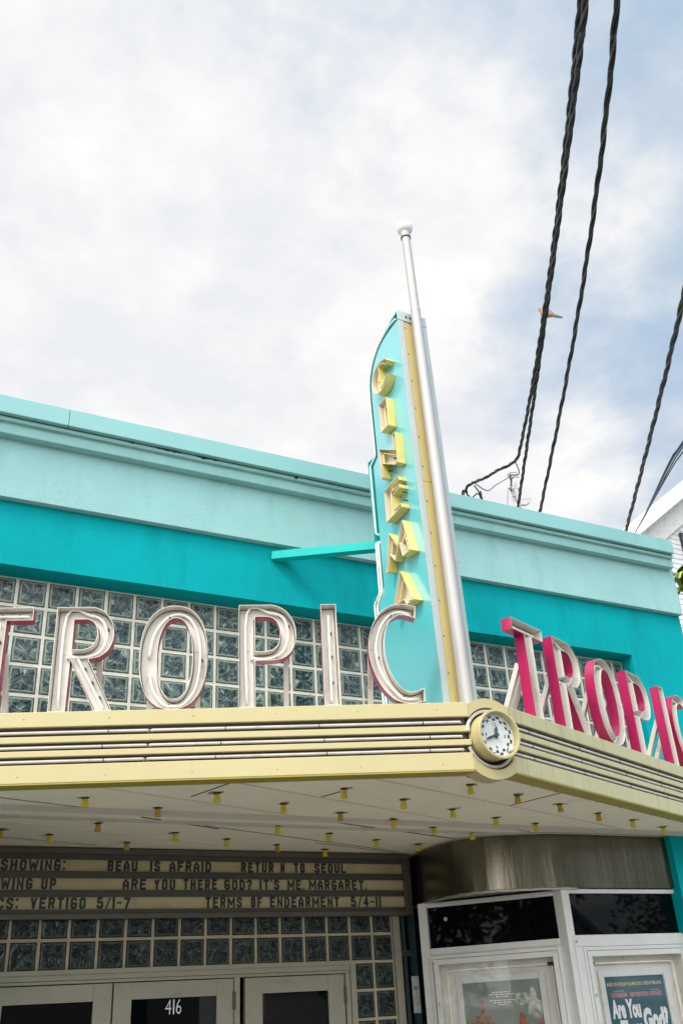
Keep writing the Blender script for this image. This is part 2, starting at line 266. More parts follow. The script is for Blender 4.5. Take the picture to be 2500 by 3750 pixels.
# ------------------------------------------------------------ object helpers
IDN = lambda q: Vector(q)
class MB:
    def __init__(s, T=IDN): s.v = []; s.f = []; s.sm = []; s.uv = None; s.T = T
    def add(s, vs, fs, smooth=False):
        b = len(s.v); s.v += [s.T(q) for q in vs]
        for f in fs: s.f.append([b + i for i in f]); s.sm.append(smooth)
    def box(s, x0, x1, y0, y1, z0, z1):
        v = [(x, y, z) for x in (x0, x1) for y in (y0, y1) for z in (z0, z1)]
        s.add(v, [(0, 1, 3, 2), (4, 6, 7, 5), (0, 4, 5, 1), (2, 3, 7, 6), (0, 2, 6, 4), (1, 5, 7, 3)])
    def bar(s, a, b, w, h, up=(0, 0, 1)):
        a = Vector(a); b = Vector(b); d = (b - a).normalized(); r = d.cross(Vector(up)).normalized(); q = r.cross(d)
        v = [p + r * (w / 2 * i) + q * (h / 2 * j) for p in (a, b) for i in (-1, 1) for j in (-1, 1)]
        s.add(v, [(0, 1, 3, 2), (4, 6, 7, 5), (0, 4, 5, 1), (2, 3, 7, 6), (0, 2, 6, 4), (1, 5, 7, 3)])
    def tube(s, pts, r, n=8, cap=True):
        P = [Vector(q) for q in pts]; m = len(P)
        rr = r if hasattr(r, '__len__') else [r] * m
        t0 = (P[1] - P[0]).normalized(); ref = Vector((0, 0, 1)) if abs(t0.z) < 0.9 else Vector((1, 0, 0))
        nx = t0.cross(ref).normalized(); vs = []; fs = []
        for i in range(m):
            t = (P[min(i + 1, m - 1)] - P[max(i - 1, 0)]).normalized()
            nx = (nx - t * nx.dot(t)).normalized(); ny = t.cross(nx)
            for k in range(n):
                a = 2 * math.pi * k / n; vs.append(P[i] + (nx * math.cos(a) + ny * math.sin(a)) * rr[i])
        for i in range(m - 1):
            for k in range(n): fs.append((i * n + k, i * n + (k + 1) % n, (i + 1) * n + (k + 1) % n, (i + 1) * n + k))
        s.add(vs, fs, True)
        if cap:
            s.add(vs[:n], [tuple(range(n))[::-1]]); s.add(vs[-n:], [tuple(range(n))])
    def lathe(s, prof, c=(0, 0, 0), axis='z', n=24, smooth=True):
        # profile corners sharper than 35 degrees get a hard edge: each run is its own smooth band
        runs = [[prof[0]]]
        for i in range(1, len(prof)):
            runs[-1].append(prof[i])
            if i < len(prof) - 1:
                a = Vector((prof[i][0] - prof[i - 1][0], prof[i][1] - prof[i - 1][1])); b = Vector((prof[i + 1][0] - prof[i][0], prof[i + 1][1] - prof[i][1]))
                if a.length > 1e-9 and b.length > 1e-9 and a.angle(b) > R(35): runs.append([prof[i]])
        for pr in runs:
            vs = []; fs = []
            for r, h in pr:
                for k in range(n):
                    a = 2 * math.pi * k / n; x, y = r * math.cos(a), r * math.sin(a)
                    q = (x, y, h) if axis == 'z' else (x, h, y)
                    vs.append((q[0] + c[0], q[1] + c[1], q[2] + c[2]))
            for i in range(len(pr) - 1):
                for k in range(n):
                    f = (i * n + k, i * n + (k + 1) % n, (i + 1) * n + (k + 1) % n, (i + 1) * n + k)
                    fs.append(f if axis == 'z' else f[::-1])
            s.add(vs, fs, smooth)
    def flat(s, contours, d, place, flip=False):
        """filled polygon with holes at depth d; place(x, z, d) -> point"""
        tri = tessellate_polygon([[Vector((x, z, 0)) for x, z in c] for c in contours])
        pts = [q for c in contours for q in c]
        s.add([place(x, z, d) for x, z in pts], [t if not flip else t[::-1] for t in tri])
    def wall(s, c, d0, d1, place, smooth=False, closed=True):
        n = len(c); vs = [place(x, z, d) for d in (d0, d1) for x, z in c]
        fs = [(i, (i + 1) % n, n + (i + 1) % n, n + i) for i in range(n if closed else n - 1)]
        s.add(vs, fs, smooth)
    def prism(s, contours, d0, d1, place=lambda x, z, d: (x, d, z)):
        s.flat(contours, d0, place); s.flat(contours, d1, place, True)
        for c in contours: s.wall(c, d0, d1, place)
    def build(s, name, m, parent=None, bevel=0.0, local=False, auto=False):
        me = bpy.data.meshes.new(name); me.from_pydata([tuple(q) for q in s.v], [], s.f)
        if s.uv:
            l = me.uv_layers.new(name='UVMap')
            for i, q in enumerate(s.uv): l.data[i].uv = q
        me.polygons.foreach_set('use_smooth', s.sm); me.update()
        o = bpy.data.objects.new(name, me); col.objects.link(o)
        me.materials.append(MT[m] if isinstance(m, str) else m)
        if parent is not None:
            o.parent = parent
            if not local:
                mi = parent.matrix_basis.copy()
                if parent.parent is not None: mi = parent.parent.matrix_basis @ parent.matrix_parent_inverse @ mi
                o.matrix_parent_inverse = mi.inverted()
        if bevel:
            b = o.modifiers.new('bevel', 'BEVEL'); b.width = bevel; b.segments = 2; b.limit_method = 'ANGLE'; b.angle_limit = R(40)
        return o
def sub(name, mb, m, part, **k):     # a sub-part: parented to a part whose own mesh is in world coordinates
    return mb.build(name, m, part, **k)
def tag(o, label=None, cat=None, group=None, kind=None):
    if label: o['label'] = label
    if cat: o['category'] = cat
    if group: o['group'] = group
    if kind: o['kind'] = kind
    return o
def thing(name, loc, label, cat, group=None, rz=0.0):
    o = bpy.data.objects.new(name, None); col.objects.link(o); o.empty_display_size = 0.1
    o.location = loc; o.rotation_euler = (0, 0, rz)
    return tag(o, label, cat, group)
def frame(o, u, n):
    o = Vector(o); u = Vector(u).normalized(); n = Vector(n).normalized()
    return lambda q: o + u * q[0] + n * q[1] + Vector((0, 0, q[2]))
def smooth_path(pts, k=6):
    P = [Vector(q) for q in pts]; o = []
    for i in range(len(P) - 1):
        a = P[max(i - 1, 0)]; b = P[i]; c = P[i + 1]; d = P[min(i + 2, len(P) - 1)]
        for j in range(k):
            t = j / k
            o.append(0.5 * ((2 * b) + (c - a) * t + (2 * a - 5 * b + 4 * c - d) * t * t + (3 * b - a - 3 * c + d) * t ** 3))
    o.append(P[-1]); return o
def round_path(pts, r=0.02, k=5):
    P = [Vector(q) for q in pts]; o = [P[0]]
    for i in range(1, len(P) - 1):
        a = (P[i - 1] - P[i]); b = (P[i + 1] - P[i]); rr = min(r, a.length * 0.45, b.length * 0.45)
        s0 = P[i] + a.normalized() * rr; s1 = P[i] + b.normalized() * rr
        for j in range(k + 1):
            t = j / k; o.append(s0 * (1 - t) ** 2 + P[i] * 2 * t * (1 - t) + s1 * t * t)
    o.append(P[-1]); return o
def inset(c, d):
    n = len(c); A = sum(c[i][0] * c[(i + 1) % n][1] - c[(i + 1) % n][0] * c[i][1] for i in range(n)); sg = 1 if A > 0 else -1
    o = []
    for i in range(n):
        p0 = Vector(c[i - 1]); p1 = Vector(c[i]); p2 = Vector(c[(i + 1) % n])
        e1 = (p1 - p0).normalized(); e2 = (p2 - p1).normalized()
        n1 = Vector((-e1.y, e1.x)) * sg; n2 = Vector((-e2.y, e2.x)) * sg
        m = (n1 + n2); k = max(0.35, 1 + n1.dot(n2)); q = p1 + m * (d / k); o.append((q.x, q.y))
    return o
def glyph(ch, offset=0.0):
    cu = bpy.data.curves.new('glyph', 'FONT'); cu.body = ch; cu.size = 1.0; cu.offset = offset; cu.resolution_u = 3
    ob = bpy.data.objects.new('glyph', cu); col.objects.link(ob)
    dg = bpy.context.evaluated_depsgraph_get(); dg.update()
    me = bpy.data.meshes.new_from_object(ob.evaluated_get(dg))
    v = [(q.co.x, q.co.y) for q in me.vertices]; f = [tuple(pl.vertices) for pl in me.polygons]
    bpy.data.objects.remove(ob); bpy.data.curves.remove(cu); bpy.data.meshes.remove(me)
    return v, f
_G = {}
def glyph_fit(mb, text, x0, x1, z0, z1, d, off=0.0, natural=False):
    """lay a word's outlines flat in the rectangle (local x, z) at depth d"""
    key = (text, off)
    if key not in _G: _G[key] = glyph(text, off)
    v, f = _G[key]
    if not v: return
    ax, bx = min(q[0] for q in v), max(q[0] for q in v); ay, by = min(q[1] for q in v), max(q[1] for q in v)
    if natural: ay, by = 0.0 - off, 0.73 + off
    mb.add([(x0 + (q[0] - ax) / (bx - ax) * (x1 - x0), d, z0 + (q[1] - ay) / (by - ay) * (z1 - z0)) for q in v], f)
def arc(cx, cz, rx, rz, a0, a1, n):
    return [(cx + rx * math.cos(R(a0 + (a1 - a0) * i / n)), cz + rz * math.sin(R(a0 + (a1 - a0) * i / n))) for i in range(n + 1)]

GZ = -0.17                          # street level
# ============================================================ SETTING
g = MB(); g.box(-400, 400, -400, 400, GZ - 0.4, GZ - 0.15); tag(g.build('ground', 'earth'), kind='structure')
g = MB(); g.box(-200, 200, -11.5, -3.2, GZ - 0.149, GZ - 0.12); tag(g.build('road', 'asphalt'), kind='structure')
g = MB(); g.box(-200, 200, -3.2, 1.6, GZ - 0.149, GZ); g.box(-200, 200, -14.0, -11.5, GZ - 0.149, GZ); tag(g.build('pavement', 'concrete'), kind='structure')
g = MB(); g.box(-200, 200, -3.36, -3.2, GZ - 0.149, GZ + 0.006); g.box(-200, 200, -11.5, -11.34, GZ - 0.149, GZ + 0.006); tag(g.build('kerb', 'kerb'), kind='structure')
g = MB()
_b = MT['pylon'].node_tree.nodes['Principled BSDF']; _b.inputs['Coat IOR'].default_value = 2.4; _b.inputs['Coat Roughness'].default_value = 0.22
for i in range(-20, 21): g.box(i * 6 - 1.5, i * 6 + 1.5, -7.4, -7.28, GZ - 0.12, GZ - 0.115)
tag(g.build('road_marking', 'paint'), kind='structure')

# ============================================================ CINEMA BUILDING
bld = thing('cinema_building', (3.3, 2.0, GZ), 'low stucco cinema building painted teal and light aqua, with glass block window and stepped parapet', 'cinema')
XL, XR = -0.35, 6.915
WY = -0.15; OX0, OX1, OZ0, OZ1 = 0.5, 6.18, 2.86, 4.347
w = MB()
w.box(XL, XR, WY, 0.12, OZ1, 4.86)
w.box(XL, OX0, WY, 0.12, GZ, OZ1); w.box(OX1, XR, WY, 0.12, GZ, OZ1)
w.box(OX0, OX1, WY, 0.12, 2.80, OZ0)
w.box(XR - 0.2, XR, 0.12, 11, GZ, 4.86); w.box(XL, XL + 0.2, 0.12, 11, GZ, 4.86); w.box(XL, XR, 11, 11.2, GZ, 4.86)
w.build('teal_wall', 'teal', bld)
w = MB(); w.box(XL, XR, -0.205, 11.2, 4.825, 5.40); w.build('aqua_band', 'aqua', bld)
c = MB(); XC = 6.865
c.box(XL, XC, -0.275, -0.2, 5.285, 5.395); c.box(XL, XC - 0.012, -0.305, -0.2, 5.372, 5.42)
c.build('cornice', 'aqua', bld, bevel=0.006)
c = MB(); c.box(XL, XC - 0.03, -0.29, 0.1, 5.42, 5.45); c.build('shadow_gap', 'dark', bld)
c = MB(); XP = 6.84
for a, b in ((XL, 0.95), (0.953, 3.9), (3.903, 6.35), (6.353, XP)):
    c.box(a, b, -0.345, 0.12, 5.408, 5.55)
c.build('parapet_flashing', 'coping', bld, bevel=0.004)
c = MB(); c.box(XL, XR, 0.0, 11.2, 5.40, 5.44); c.build('roof', 'concrete', bld)
# chips broken out of the cornice top edge
c = MB()
for x0, x1, h in ((1.62, 1.80, .018), (1.93, 2.10, .02), (1.40, 1.44, .014), (2.75, 2.78, .03), (3.05, 3.09, .012)):
    n_ = 7
    top = [(x0 + (x1 - x0) * i / n_, 5.4075) for i in range(n_ + 1)]
    bot = [(x0 + (x1 - x0) * i / n_, 5.4075 - 1.3 * h * (0.35 + 0.65 * random.random())) for i in range(n_, -1, -1)]
    c = MB(); c.flat([top + bot], -0.3075, lambda x, z, d: (x, d, z)); c.build('chipped_stucco', 'dark', bld)
c = MB(); c.box(XL, XP - .01, -.3068, -.2, 5.3995, 5.4079); c.build('flashing_gap', 'groove', bld)
MOD = 0.2032
def block_window(name, T, xs, zs, skip=lambda i, j: False):
    """glass blocks in local frame (x, out, z); out = 0 is the mortar face"""
    m = MB(T); uv = []
    k = 0
    for j in range(len(zs) - 1):
        for i in range(len(xs) - 1):
            if skip(i, j): continue
            x0, x1, z1, z0 = xs[i] + .006, xs[i + 1] - .006, zs[j] - .006, zs[j + 1] + .006
            if x1 - x0 < 0.03: continue
            jx, jz = random.uniform(-.0015, .0015), random.uniform(-.0015, .0015)
            x0 += jx; x1 += jx; z0 += jz; z1 += jz
            lv = [(0.0, -0.004), (0.06, 0.006), (0.12, 0.007)]
            ring = []
            ty, tx = random.uniform(-.02, .02), random.uniform(-.02, .02)
            for e, h in lv:
                ex, ez = e * (x1 - x0), e * (z1 - z0)
                ring.append([(x0 + ex, h, z0 + ez), (x1 - ex, h, z0 + ez), (x1 - ex, h, z1 - ez), (x0 + ex, h, z1 - ez)])
            vs = [q for r_ in ring for q in r_]; fs = []
            for a in range(2):
                for q in range(4): fs.append((a * 4 + q, a * 4 + (q + 1) % 4, a * 4 + 4 + (q + 1) % 4, a * 4 + 4 + q))
            fs.append((8, 9, 10, 11))
            m.add(vs, fs)
            fullw = MOD - .012
            us = [((q[0] - x0) / max(x1 - x0, 1e-6) * 0.998 + 0.001 + i, (q[2] - z0) / (z1 - z0) * 0.998 + 0.001 + j) for q in vs]
            for f in fs: uv += [us[q] for q in f]
            k += 1
    m.uv = uv
    return m
xs = [OX0] + [0.782 + MOD * i for i in range(-1, 27)] + [OX1]
zs = [4.3256 - MOD * j for j in range(0, 8)]
T = lambda q: Vector((q[0], -q[1], q[2]))
bw = block_window('glass_block_window', T, xs, zs).build('glass_block_window', 'block', bld)
m = MB(); m.box(OX0, OX1, 0.0, 0.11, OZ0 - .1, 4.3256); sub('mortar_grid', m, 'mortar', bw)
m = MB(); m.box(OX0, OX1, 0.004, 0.112, 4.3256, OZ1); m.build('window_head', 'teal', bld)
m = MB(); m.box(OX0 - 0.1, OX1 + .1, 0.5, 0.52, 2.8, 4.5); m.build('dark_backing', 'innerwall', bld)

# ---- entrance wall under the canopy (turned by a degree against the facade)
EA = -0.01578
WO = Vector((1.1749, 1.2254, 0)); WU = Vector((math.cos(EA), math.sin(EA), 0)); WN = Vector((math.sin(EA), -math.cos(EA), 0))
TW = frame(WO, WU, WN)
def W(x0, x1, n0, n1, z0, z1, mb): mb.box(x0, x1, n0, n1, z0, z1)
# lower glass blocks
ex = [0.0 + MOD * i for i in range(-6, 15)] + [3.032]
z0r = 2.14793
ezs = [z0r + MOD, z0r, z0r - MOD] + [z0r - MOD * i for i in range(2, 12)]
def skip(i, j):
    return j >= 2 and ex[i + 1] < 2.68 or (j >= 2 and ex[i] < 2.6)
DOORX1 = 2.668
ex2 = [x for x in ex]
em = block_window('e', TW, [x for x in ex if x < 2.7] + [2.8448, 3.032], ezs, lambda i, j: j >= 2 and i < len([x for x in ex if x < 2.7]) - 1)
bw2 = em.build('glass_block_wall', 'shadedblock', bld)
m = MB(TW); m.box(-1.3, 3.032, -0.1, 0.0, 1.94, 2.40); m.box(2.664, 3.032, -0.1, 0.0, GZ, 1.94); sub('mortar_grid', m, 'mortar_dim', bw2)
m = MB(TW); m.box(-1.4, 3.3, -0.14, -0.105, 2.2, 2.9); m.build('entrance_head_wall', 'innerwall', bld)
# door frame
f_ = MB(TW)
f_.box(-1.3, 2.668, 0.0, 0.028, 1.925, 1.957); f_.box(-1.3, 2.635, -0.08, 0.018, 1.890, 1.925); f_.box(-1.3, 2.62, -0.08, 0.008, 1.868, 1.888)
f_.box(2.620, 2.668, -0.08, 0.028, GZ, 1.925); f_.box(2.580, 2.618, -0.08, 0.016, GZ, 1.868)
f_.box(1.652, 1.697, -0.08, 0.010, GZ, 1.868); f_.box(3.032, 3.095, -0.1, 0.03, GZ, 2.45)
f_.build('door_frame', 'door', bld, bevel=0.002)
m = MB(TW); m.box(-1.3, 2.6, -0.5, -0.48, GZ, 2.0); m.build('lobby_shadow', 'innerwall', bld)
def door(x0, x1, hinge_right=True, number=False, st=0.13):
    y0, y1 = -0.045, 0.0
    d = MB(TW); z1 = 1.862; gz = 1.752
    d.box(x0, x0 + st, y0, y1, GZ + .01, z1); d.box(x1 - st, x1, y0, y1, GZ + .01, z1)
    d.box(x0 + st, x1 - st, y0, y1 - .0015, gz, z1 - .0005); d.box(x0 + st, x1 - st, y0, y1 - .0015, GZ + .01, 0.05)
    o = d.build('door', 'door', bld, bevel=0.002)
    gl = MB(TW); gl.box(x0 + st, x1 - st, -0.028, -0.020, 0.05, gz); sub('door_glass', gl, 'dglass', o)
    hx = x1 + .004 if hinge_right else x0 - .004
    for hz_ in (1.655, 0.9, 0.1):
        h = MB(TW); h.box(hx - .009, hx + .009, 0.0, 0.016, hz_, hz_ + .118)
        for k in range(5): h.box(hx - .010, hx + .010, 0.001, 0.0175, hz_ + .004 + k * .0235, hz_ + .021 + k * .0235)
        sub('hinge', h, 'boardframe', o)
    hd = MB(TW); hx = x0 + .06 if hinge_right else x1 - .06
    hd.tube(round_path([(hx, 0.0, 0.75), (hx, .05, 0.75), (hx, .05, 1.05), (hx, 0.0, 1.05)], .02), .011, 8); sub('handle', hd, 'alu', o)
    if number:
        n_ = MB(TW)
        for ch, a, b in (('4', 1.135, 1.180), ('1', 1.193, 1.203), ('6', 1.216, 1.255)):
            glyph_fit(n_, ch, a, b, 1.647, 1.742, -0.0185, -0.012)
        tag(sub('house_number', n_, 'white_ink', o), 'thin white numerals 416 on the dark door glass')
    return o
door(-0.13, 0.740, False); door(0.752, 1.648, True, True); door(1.742, 2.572, True, st=0.14)
# dark side glazing between the glass blocks and the booth
m = MB(TW)
m.box(3.095, 3.20, -0.06, -0.02, GZ, 2.75); m.build('side_glazing', 'dglass', bld)
m = MB(TW); m.box(3.118, 3.145, -0.03, 0.02, GZ, 2.75); m.box(3.1, 3.25, -0.03, 0.012, 1.975, 2.02); m.box(3.20, 3.24, -0.06, 0.03, GZ, 2.75)
m.build('side_glazing_frame', 'tealframe', bld)
# recess side wall and floor behind (left, mostly out of the picture)
m = MB(); m.box(-0.2, -0.05, 0.12, 1.4, GZ, 2.8); m.build('recess_side_wall', 'teal', bld)

# ---- curved booth: brushed steel band, framed transoms
plan = [(4.50, 1.33), (4.435, 1.08), (4.377, .87), (4.355, .56), (4.385, .325), (4.448, .197), (4.535, .108), (4.735, .018), (4.96, -.052), (5.22, -.080), (5.6, -.086), (6.2, -.088)]
pl = [(q.x, q.y) for q in smooth_path([(a, b, 0) for a, b in plan], 5)]
plin = [(6.2, 1.33)]
m = MB(); n_ = len(pl)
m.add([(x, y, z) for z in (2.352, 2.763) for x, y in pl], [(i, i + 1, n_ + i + 1, n_ + i) for i in range(n_ - 1)], True)
m.flat([pl + plin], 2.3525, lambda x, z, d: (x, z, d))
m.build('steel_band', 'steel', bld)
m = MB(); m.tube([(x - .002, y - .004, 2.349 + .002 * math.sin(i * 1.7)) for i, (x, y) in enumerate(pl) if i < 45], 0.011, 6); m.tube([(x - .003, y - .005, 2.758) for x, y in pl], 0.007, 6)
m.build('steel_bead', 'bead', bld)
# facet facing down the street (local: s from the corner post, out, z)
FO = Vector((5.004, .018, 0)); FU = Vector((-.603, .798, 0)); FN = Vector((-.798, -.603, 0))
TF = frame(FO, FU, FN)
KR = 1.005
TRr = lambda q: Vector((q[0] * KR, -0.06 - q[1], 1.6 + (q[2] - 1.6) * KR))
m = MB()
post = [(5.000, .024), (5.012, -.066), (5.084, -.066), (5.092, .05)]
m.prism([post], GZ, 2.348, lambda x, z, d: (x, z, d)); m.build('corner_post', 'alu', bld, bevel=.003)
m = MB(TF); m.box(1.060, 1.130, -.05, .012, GZ, 2.345); m.build('booth_post', 'alu', bld, bevel=.003)
def transom(T, x0, x1, z0, z1, sticker=False):
    g_ = MB(T); g_.box(x0, x1, -.03, -.022, z0, z1); o = g_.build('transom_window', 'dglass', bld)
    f = MB(T); f.box(x0, x1, -.04, .008, z1, 2.342); f.box(x0, x1, -.04, .008, z0 - .045, z0); f.box(x0, x1, -.0401, .012, z0 - .052, z0 - .0455)
    sub('window_frame', f, 'alu', o, bevel=.002)
    if sticker:
        s_ = MB(T); s_.lathe([(0.0, -.019), (.016, -.019), (.016, -.0185)], (.91, 0, 2.215), 'y', 20)
        sub('round_sticker', s_, 'bead', o)
    return o
transom(TF, 0.004, 1.058, 2.006, 2.308, True)
transom(TRr, 5.058, 6.15, 2.017, 2.311)
m = MB(TRr); m.box(6.15, 6.20, -.05, .010, GZ, 2.345); m.build('booth_side_post', 'tealframe', bld)
m = MB(); m.prism([[(5.22, .16), (4.62, .95), (4.7, 1.3), (6.2, 1.3), (6.2, .16)]], GZ, 1.9, lambda x, z, d: (x, z, d)); m.build('booth_core', 'innerwall', bld)

def poster_case(label, T, x0, x1, ztop, base, art, lock_left=True):
    t = thing('poster_case', base, label, 'poster case', 'poster cases on the booth')
    zb = 0.55
    fr = MB(T)
    for a, b in ((x0, x0 + .026), (x1 - .026, x1)): fr.box(a, b, -.01, .030, zb, ztop)
    fr.box(x0 + .026, x1 - .026, -.01, .030, ztop - .026, ztop); fr.box(x0 + .026, x1 - .026, -.01, .030, zb, zb + .026)
    fr.build('case_frame', 'alu', t, bevel=.002)
    a, b, zt = x0 + .029, x1 - .029, ztop - .029
    d = MB(T)
    d.box(a, a + .038, .0, .036, zb + .03, zt); d.box(b - .038, b, .0, .036, zb + .03, zt)
    d.box(a + .0383, b - .0383, .0, .036, zt - .038, zt); d.box(a + .0383, b - .0383, .0, .036, zb + .03, zb + .068)
    dr = d.build('case_door', 'alu', t, bevel=.002)
    p_ = MB(T); p_.box(a + .036, b - .036, .012, .015, zb + .066, zt - .036); sub('door_pane', p_, 'pane', dr)
    k = MB(T); kx = (a + .019) if lock_left else (b - .019); k.lathe([(.012, .036), (.012, .040), (.0, .0405)], (kx, 0, 1.612), 'y', 14); sub('lock', k, 'bead', dr)
    h = MB(T); h.tube([((b + .002), .034, zb + .05), ((b + .002), .034, zt - .01)], .004, 6); sub('hinge', h, 'boardframe', dr)
    bk = MB(T); bk.box(a + .03, b - .03, -.075, -.07, zb + .03, zt - .03)
    bk.box(a + .026, a + .032, -.07, -.001, zb + .03, zt - .03); bk.box(b - .032, b - .026, -.07, -.001, zb + .03, zt - .03); bk.box(a + .032, b - .032, -.07, -.001, zt - .036, zt - .03)
    bk.build('case_back', 'cream', t)
    pa, pb, pz = a + .038 + .105, b - .038 - .105, zt - .038 - .092
    f2 = MB(T)
    f2.box(pa, pa + .048, -.07, -.045, zb + .1, pz); f2.box(pb - .048, pb, -.07, -.045, zb + .1, pz); f2.box(pa + .0483, pb - .0483, -.07, -.045, pz - .048, pz)
    f2.build('poster_frame', 'alu', t, bevel=.004)
    tb = MB(T); i = .055
    tb.tube(round_path([(a + .038 + i, -.04, zt - .038 - .045), (b - .038 - i + .01, -.04, zt - .038 - .045), (b - .038 - i + .01, -.04, zb + .1)], .03), .0065, 8)
    tb.tube([(a + .038 + i - .02, -.04, zt - .038 - .045), (a + .038 + i - .02, -.04, zb + .1)], .0065, 8)
    nt_ = tb.build('neon_tube', 'tube', t)
    e_ = MB(T)
    for q in (.0, -.022): e_.lathe([(.0, -.062), (.014, -.062), (.014, -.03), (.0, -.03)], (a + .038 + i + q, 0, zt - .038 - .045), 'y', 10)
    sub('electrode_cap', e_, 'black', nt_)
    x0p, x1p, z1p = pa + .048, pb - .048, pz - .048
    art(t, T, x0p, x1p, z1p, zb + .1)
    return t
def art_margaret(t, T, x0, x1, z1, zb):
    p_ = MB(T); p_.box(x0, x1, -.066, -.062, zb, z1); po = p_.build('poster', 'posterteal', t)
    w_ = x1 - x0; X = lambda q: x0 + w_ * q; d = -.0612
    # the photograph's poster measured in its own width (1.0 wide) downwards from its top edge
    Z = lambda q: z1 - w_ * q
    g_ = MB(T); glyph_fit(g_, 'BASED ON THE JUDY BLUME BOOK LOVED BY MILLIONS', X(.045), X(.955), Z(.118), Z(.066), d, .012)
    glyph_fit(g_, 'ACADEMY AWARD NOMINEE', X(.13), X(.31), Z(.172), Z(.158), d, .0); glyph_fit(g_, 'ACADEMY AWARD WINNER', X(.75), X(.90), Z(.172), Z(.158), d, .0)
    sub('poster_lettering', g_, 'gold_ink', po)
    g_ = MB(T); glyph_fit(g_, 'RACHEL McADAMS', X(.09), X(.345), Z(.232), Z(.182), d, .012); glyph_fit(g_, 'ABBY RYDER FORTSON', X(.395), X(.70), Z(.232), Z(.182), d, .012); glyph_fit(g_, 'KATHY BATES', X(.735), X(.93), Z(.232), Z(.182), d, .012)
    glyph_fit(g_, "It's Me,", X(.30), X(.74), Z(.80), Z(.675), d, .05); glyph_fit(g_, 'Margaret.', X(.08), X(.94), Z(1.0), Z(.82), d, .03)
    sub('poster_lettering', g_, 'pink_ink', po)
    g_ = MB(T); glyph_fit(g_, 'Are You', X(.06), X(.53), Z(.47), Z(.255), d, .055); glyph_fit(g_, 'There', X(.16), X(.53), Z(.655), Z(.485), d, .055); glyph_fit(g_, 'God?', X(.55), X(.97), Z(.63), Z(.36), d, .06)
    sub('poster_lettering', g_, 'white_ink', po)
def blob(c, r, seed, n=26, ax=1.0, az=1.0, k=.35):
    return [(c[0] + math.cos(2 * math.pi * i / n) * r * ax * (1 + k * (mnoise.noise((math.cos(2 * math.pi * i / n) * 1.3, math.sin(2 * math.pi * i / n) * 1.3, seed)))),
             c[1] + math.sin(2 * math.pi * i / n) * r * az * (1 + k * (mnoise.noise((math.cos(2 * math.pi * i / n) * 1.3, math.sin(2 * math.pi * i / n) * 1.3, seed + 9))))) for i in range(n)]
def art_plain(t, T, x0, x1, z1, zb):
    # seen from the street the local x axis runs right to left on this facet
    p_ = MB(T); p_.box(x0, x1, -.066, -.062, zb, z1); po = p_.build('poster', 'postergrey', t)
    w_ = x1 - x0; X = lambda q: x1 - w_ * q; Z = lambda q: z1 - w_ * q
    pc = lambda x, z, d: (x, d, z)
    for nm, mm, items in (('abstract_shape', 'umber', [((.235, .28), .06, 1, .75, 1.3), ((.235, .50), .15, 2, 1.0, 1.15), ((.03, .50), .06, 3, .5, 1.9), ((.28, .74), .17, 11, 1, 1)]),
                          ('abstract_shape', 'clay', [((.73, .45), .06, 4, .7, 1.7), ((.75, .60), .11, 5, 1.1, 1.2), ((.97, .58), .12, 6, .8, 1.0)]),
                          ('abstract_shape', 'slate', [((.76, .20), .085, 7, 1.2, .9), ((.90, .17), .06, 8, .7, 1.5), ((.91, .32), .11, 10, 1.0, .9)])):
        b_ = MB(T)
        for i, (c_, r_, s_, ax, az) in enumerate(items):
            b_.flat([blob((X(c_[0]), Z(c_[1])), r_ * w_, s_, ax=ax, az=az)], -.0612 + .0003 * i, pc)
        sub(nm, b_, mm, po)
    g_ = MB(T)
    for q, (a, b) in ((.115, (.38, .62)), (.14, (.33, .67)), (.165, (.42, .58)), (.205, (.34, .66)), (.23, (.38, .62)), (.252, (.45, .57))):
        xx = a
        while xx < b:
            ln = random.uniform(.015, .05); g_.box(X(min(xx + ln, b)), X(xx), -.0611, -.0609, Z(q + .010), Z(q)); xx += ln + .012
    sub('fine_print', g_, 'white_ink', po)
poster_case('white metal poster case with a grey green poster, on the angled side of the booth', TF, 0.0, 1.058, 1.952, TF((.5, 0.05, GZ)), art_plain, False)
# corner bracket plate of the street facet
m = MB(TRr); m.box(5.034, 6.17, -.02, .016, 1.937, 2.008); m.box(5.034, 5.105, -.02, .016, GZ, 1.936); m.build('booth_rail', 'alu', bld, bevel=.002)
m = MB(TRr); m.lathe([(.011, .016), (.011, .021), (.0, .0215)], (5.052, 0, 1.972), 'y', 14); m.build('rail_screw', 'bead', bld)
TP = lambda q: TRr((q[0], q[1] - .012, q[2]))
poster_case('white metal poster case with a dark teal poster, on the street side of the booth', TP, 5.108, 6.150, 1.935, TRr((5.6, 0.05, GZ)), art_margaret, True)

# paper notice in the dark side window
m = MB(TW); m.box(3.168, 3.235, .0305, .032, 1.56, 1.825)
pn = tag(m.build('paper_notice', 'paper'), 'pale paper notice stuck in the dark side window beside the booth', 'notice')
m = MB(TW); m.lathe([(.026, .0325), (.024, .0325)], (3.2, 0, 1.65), 'y', 20); m.box(3.18, 3.222, .0322, .0325, 1.728, 1.735); m.box(3.183, 3.219, .0322, .0325, 1.742, 1.748)
m.build('printed_mark', 'ink', pn)

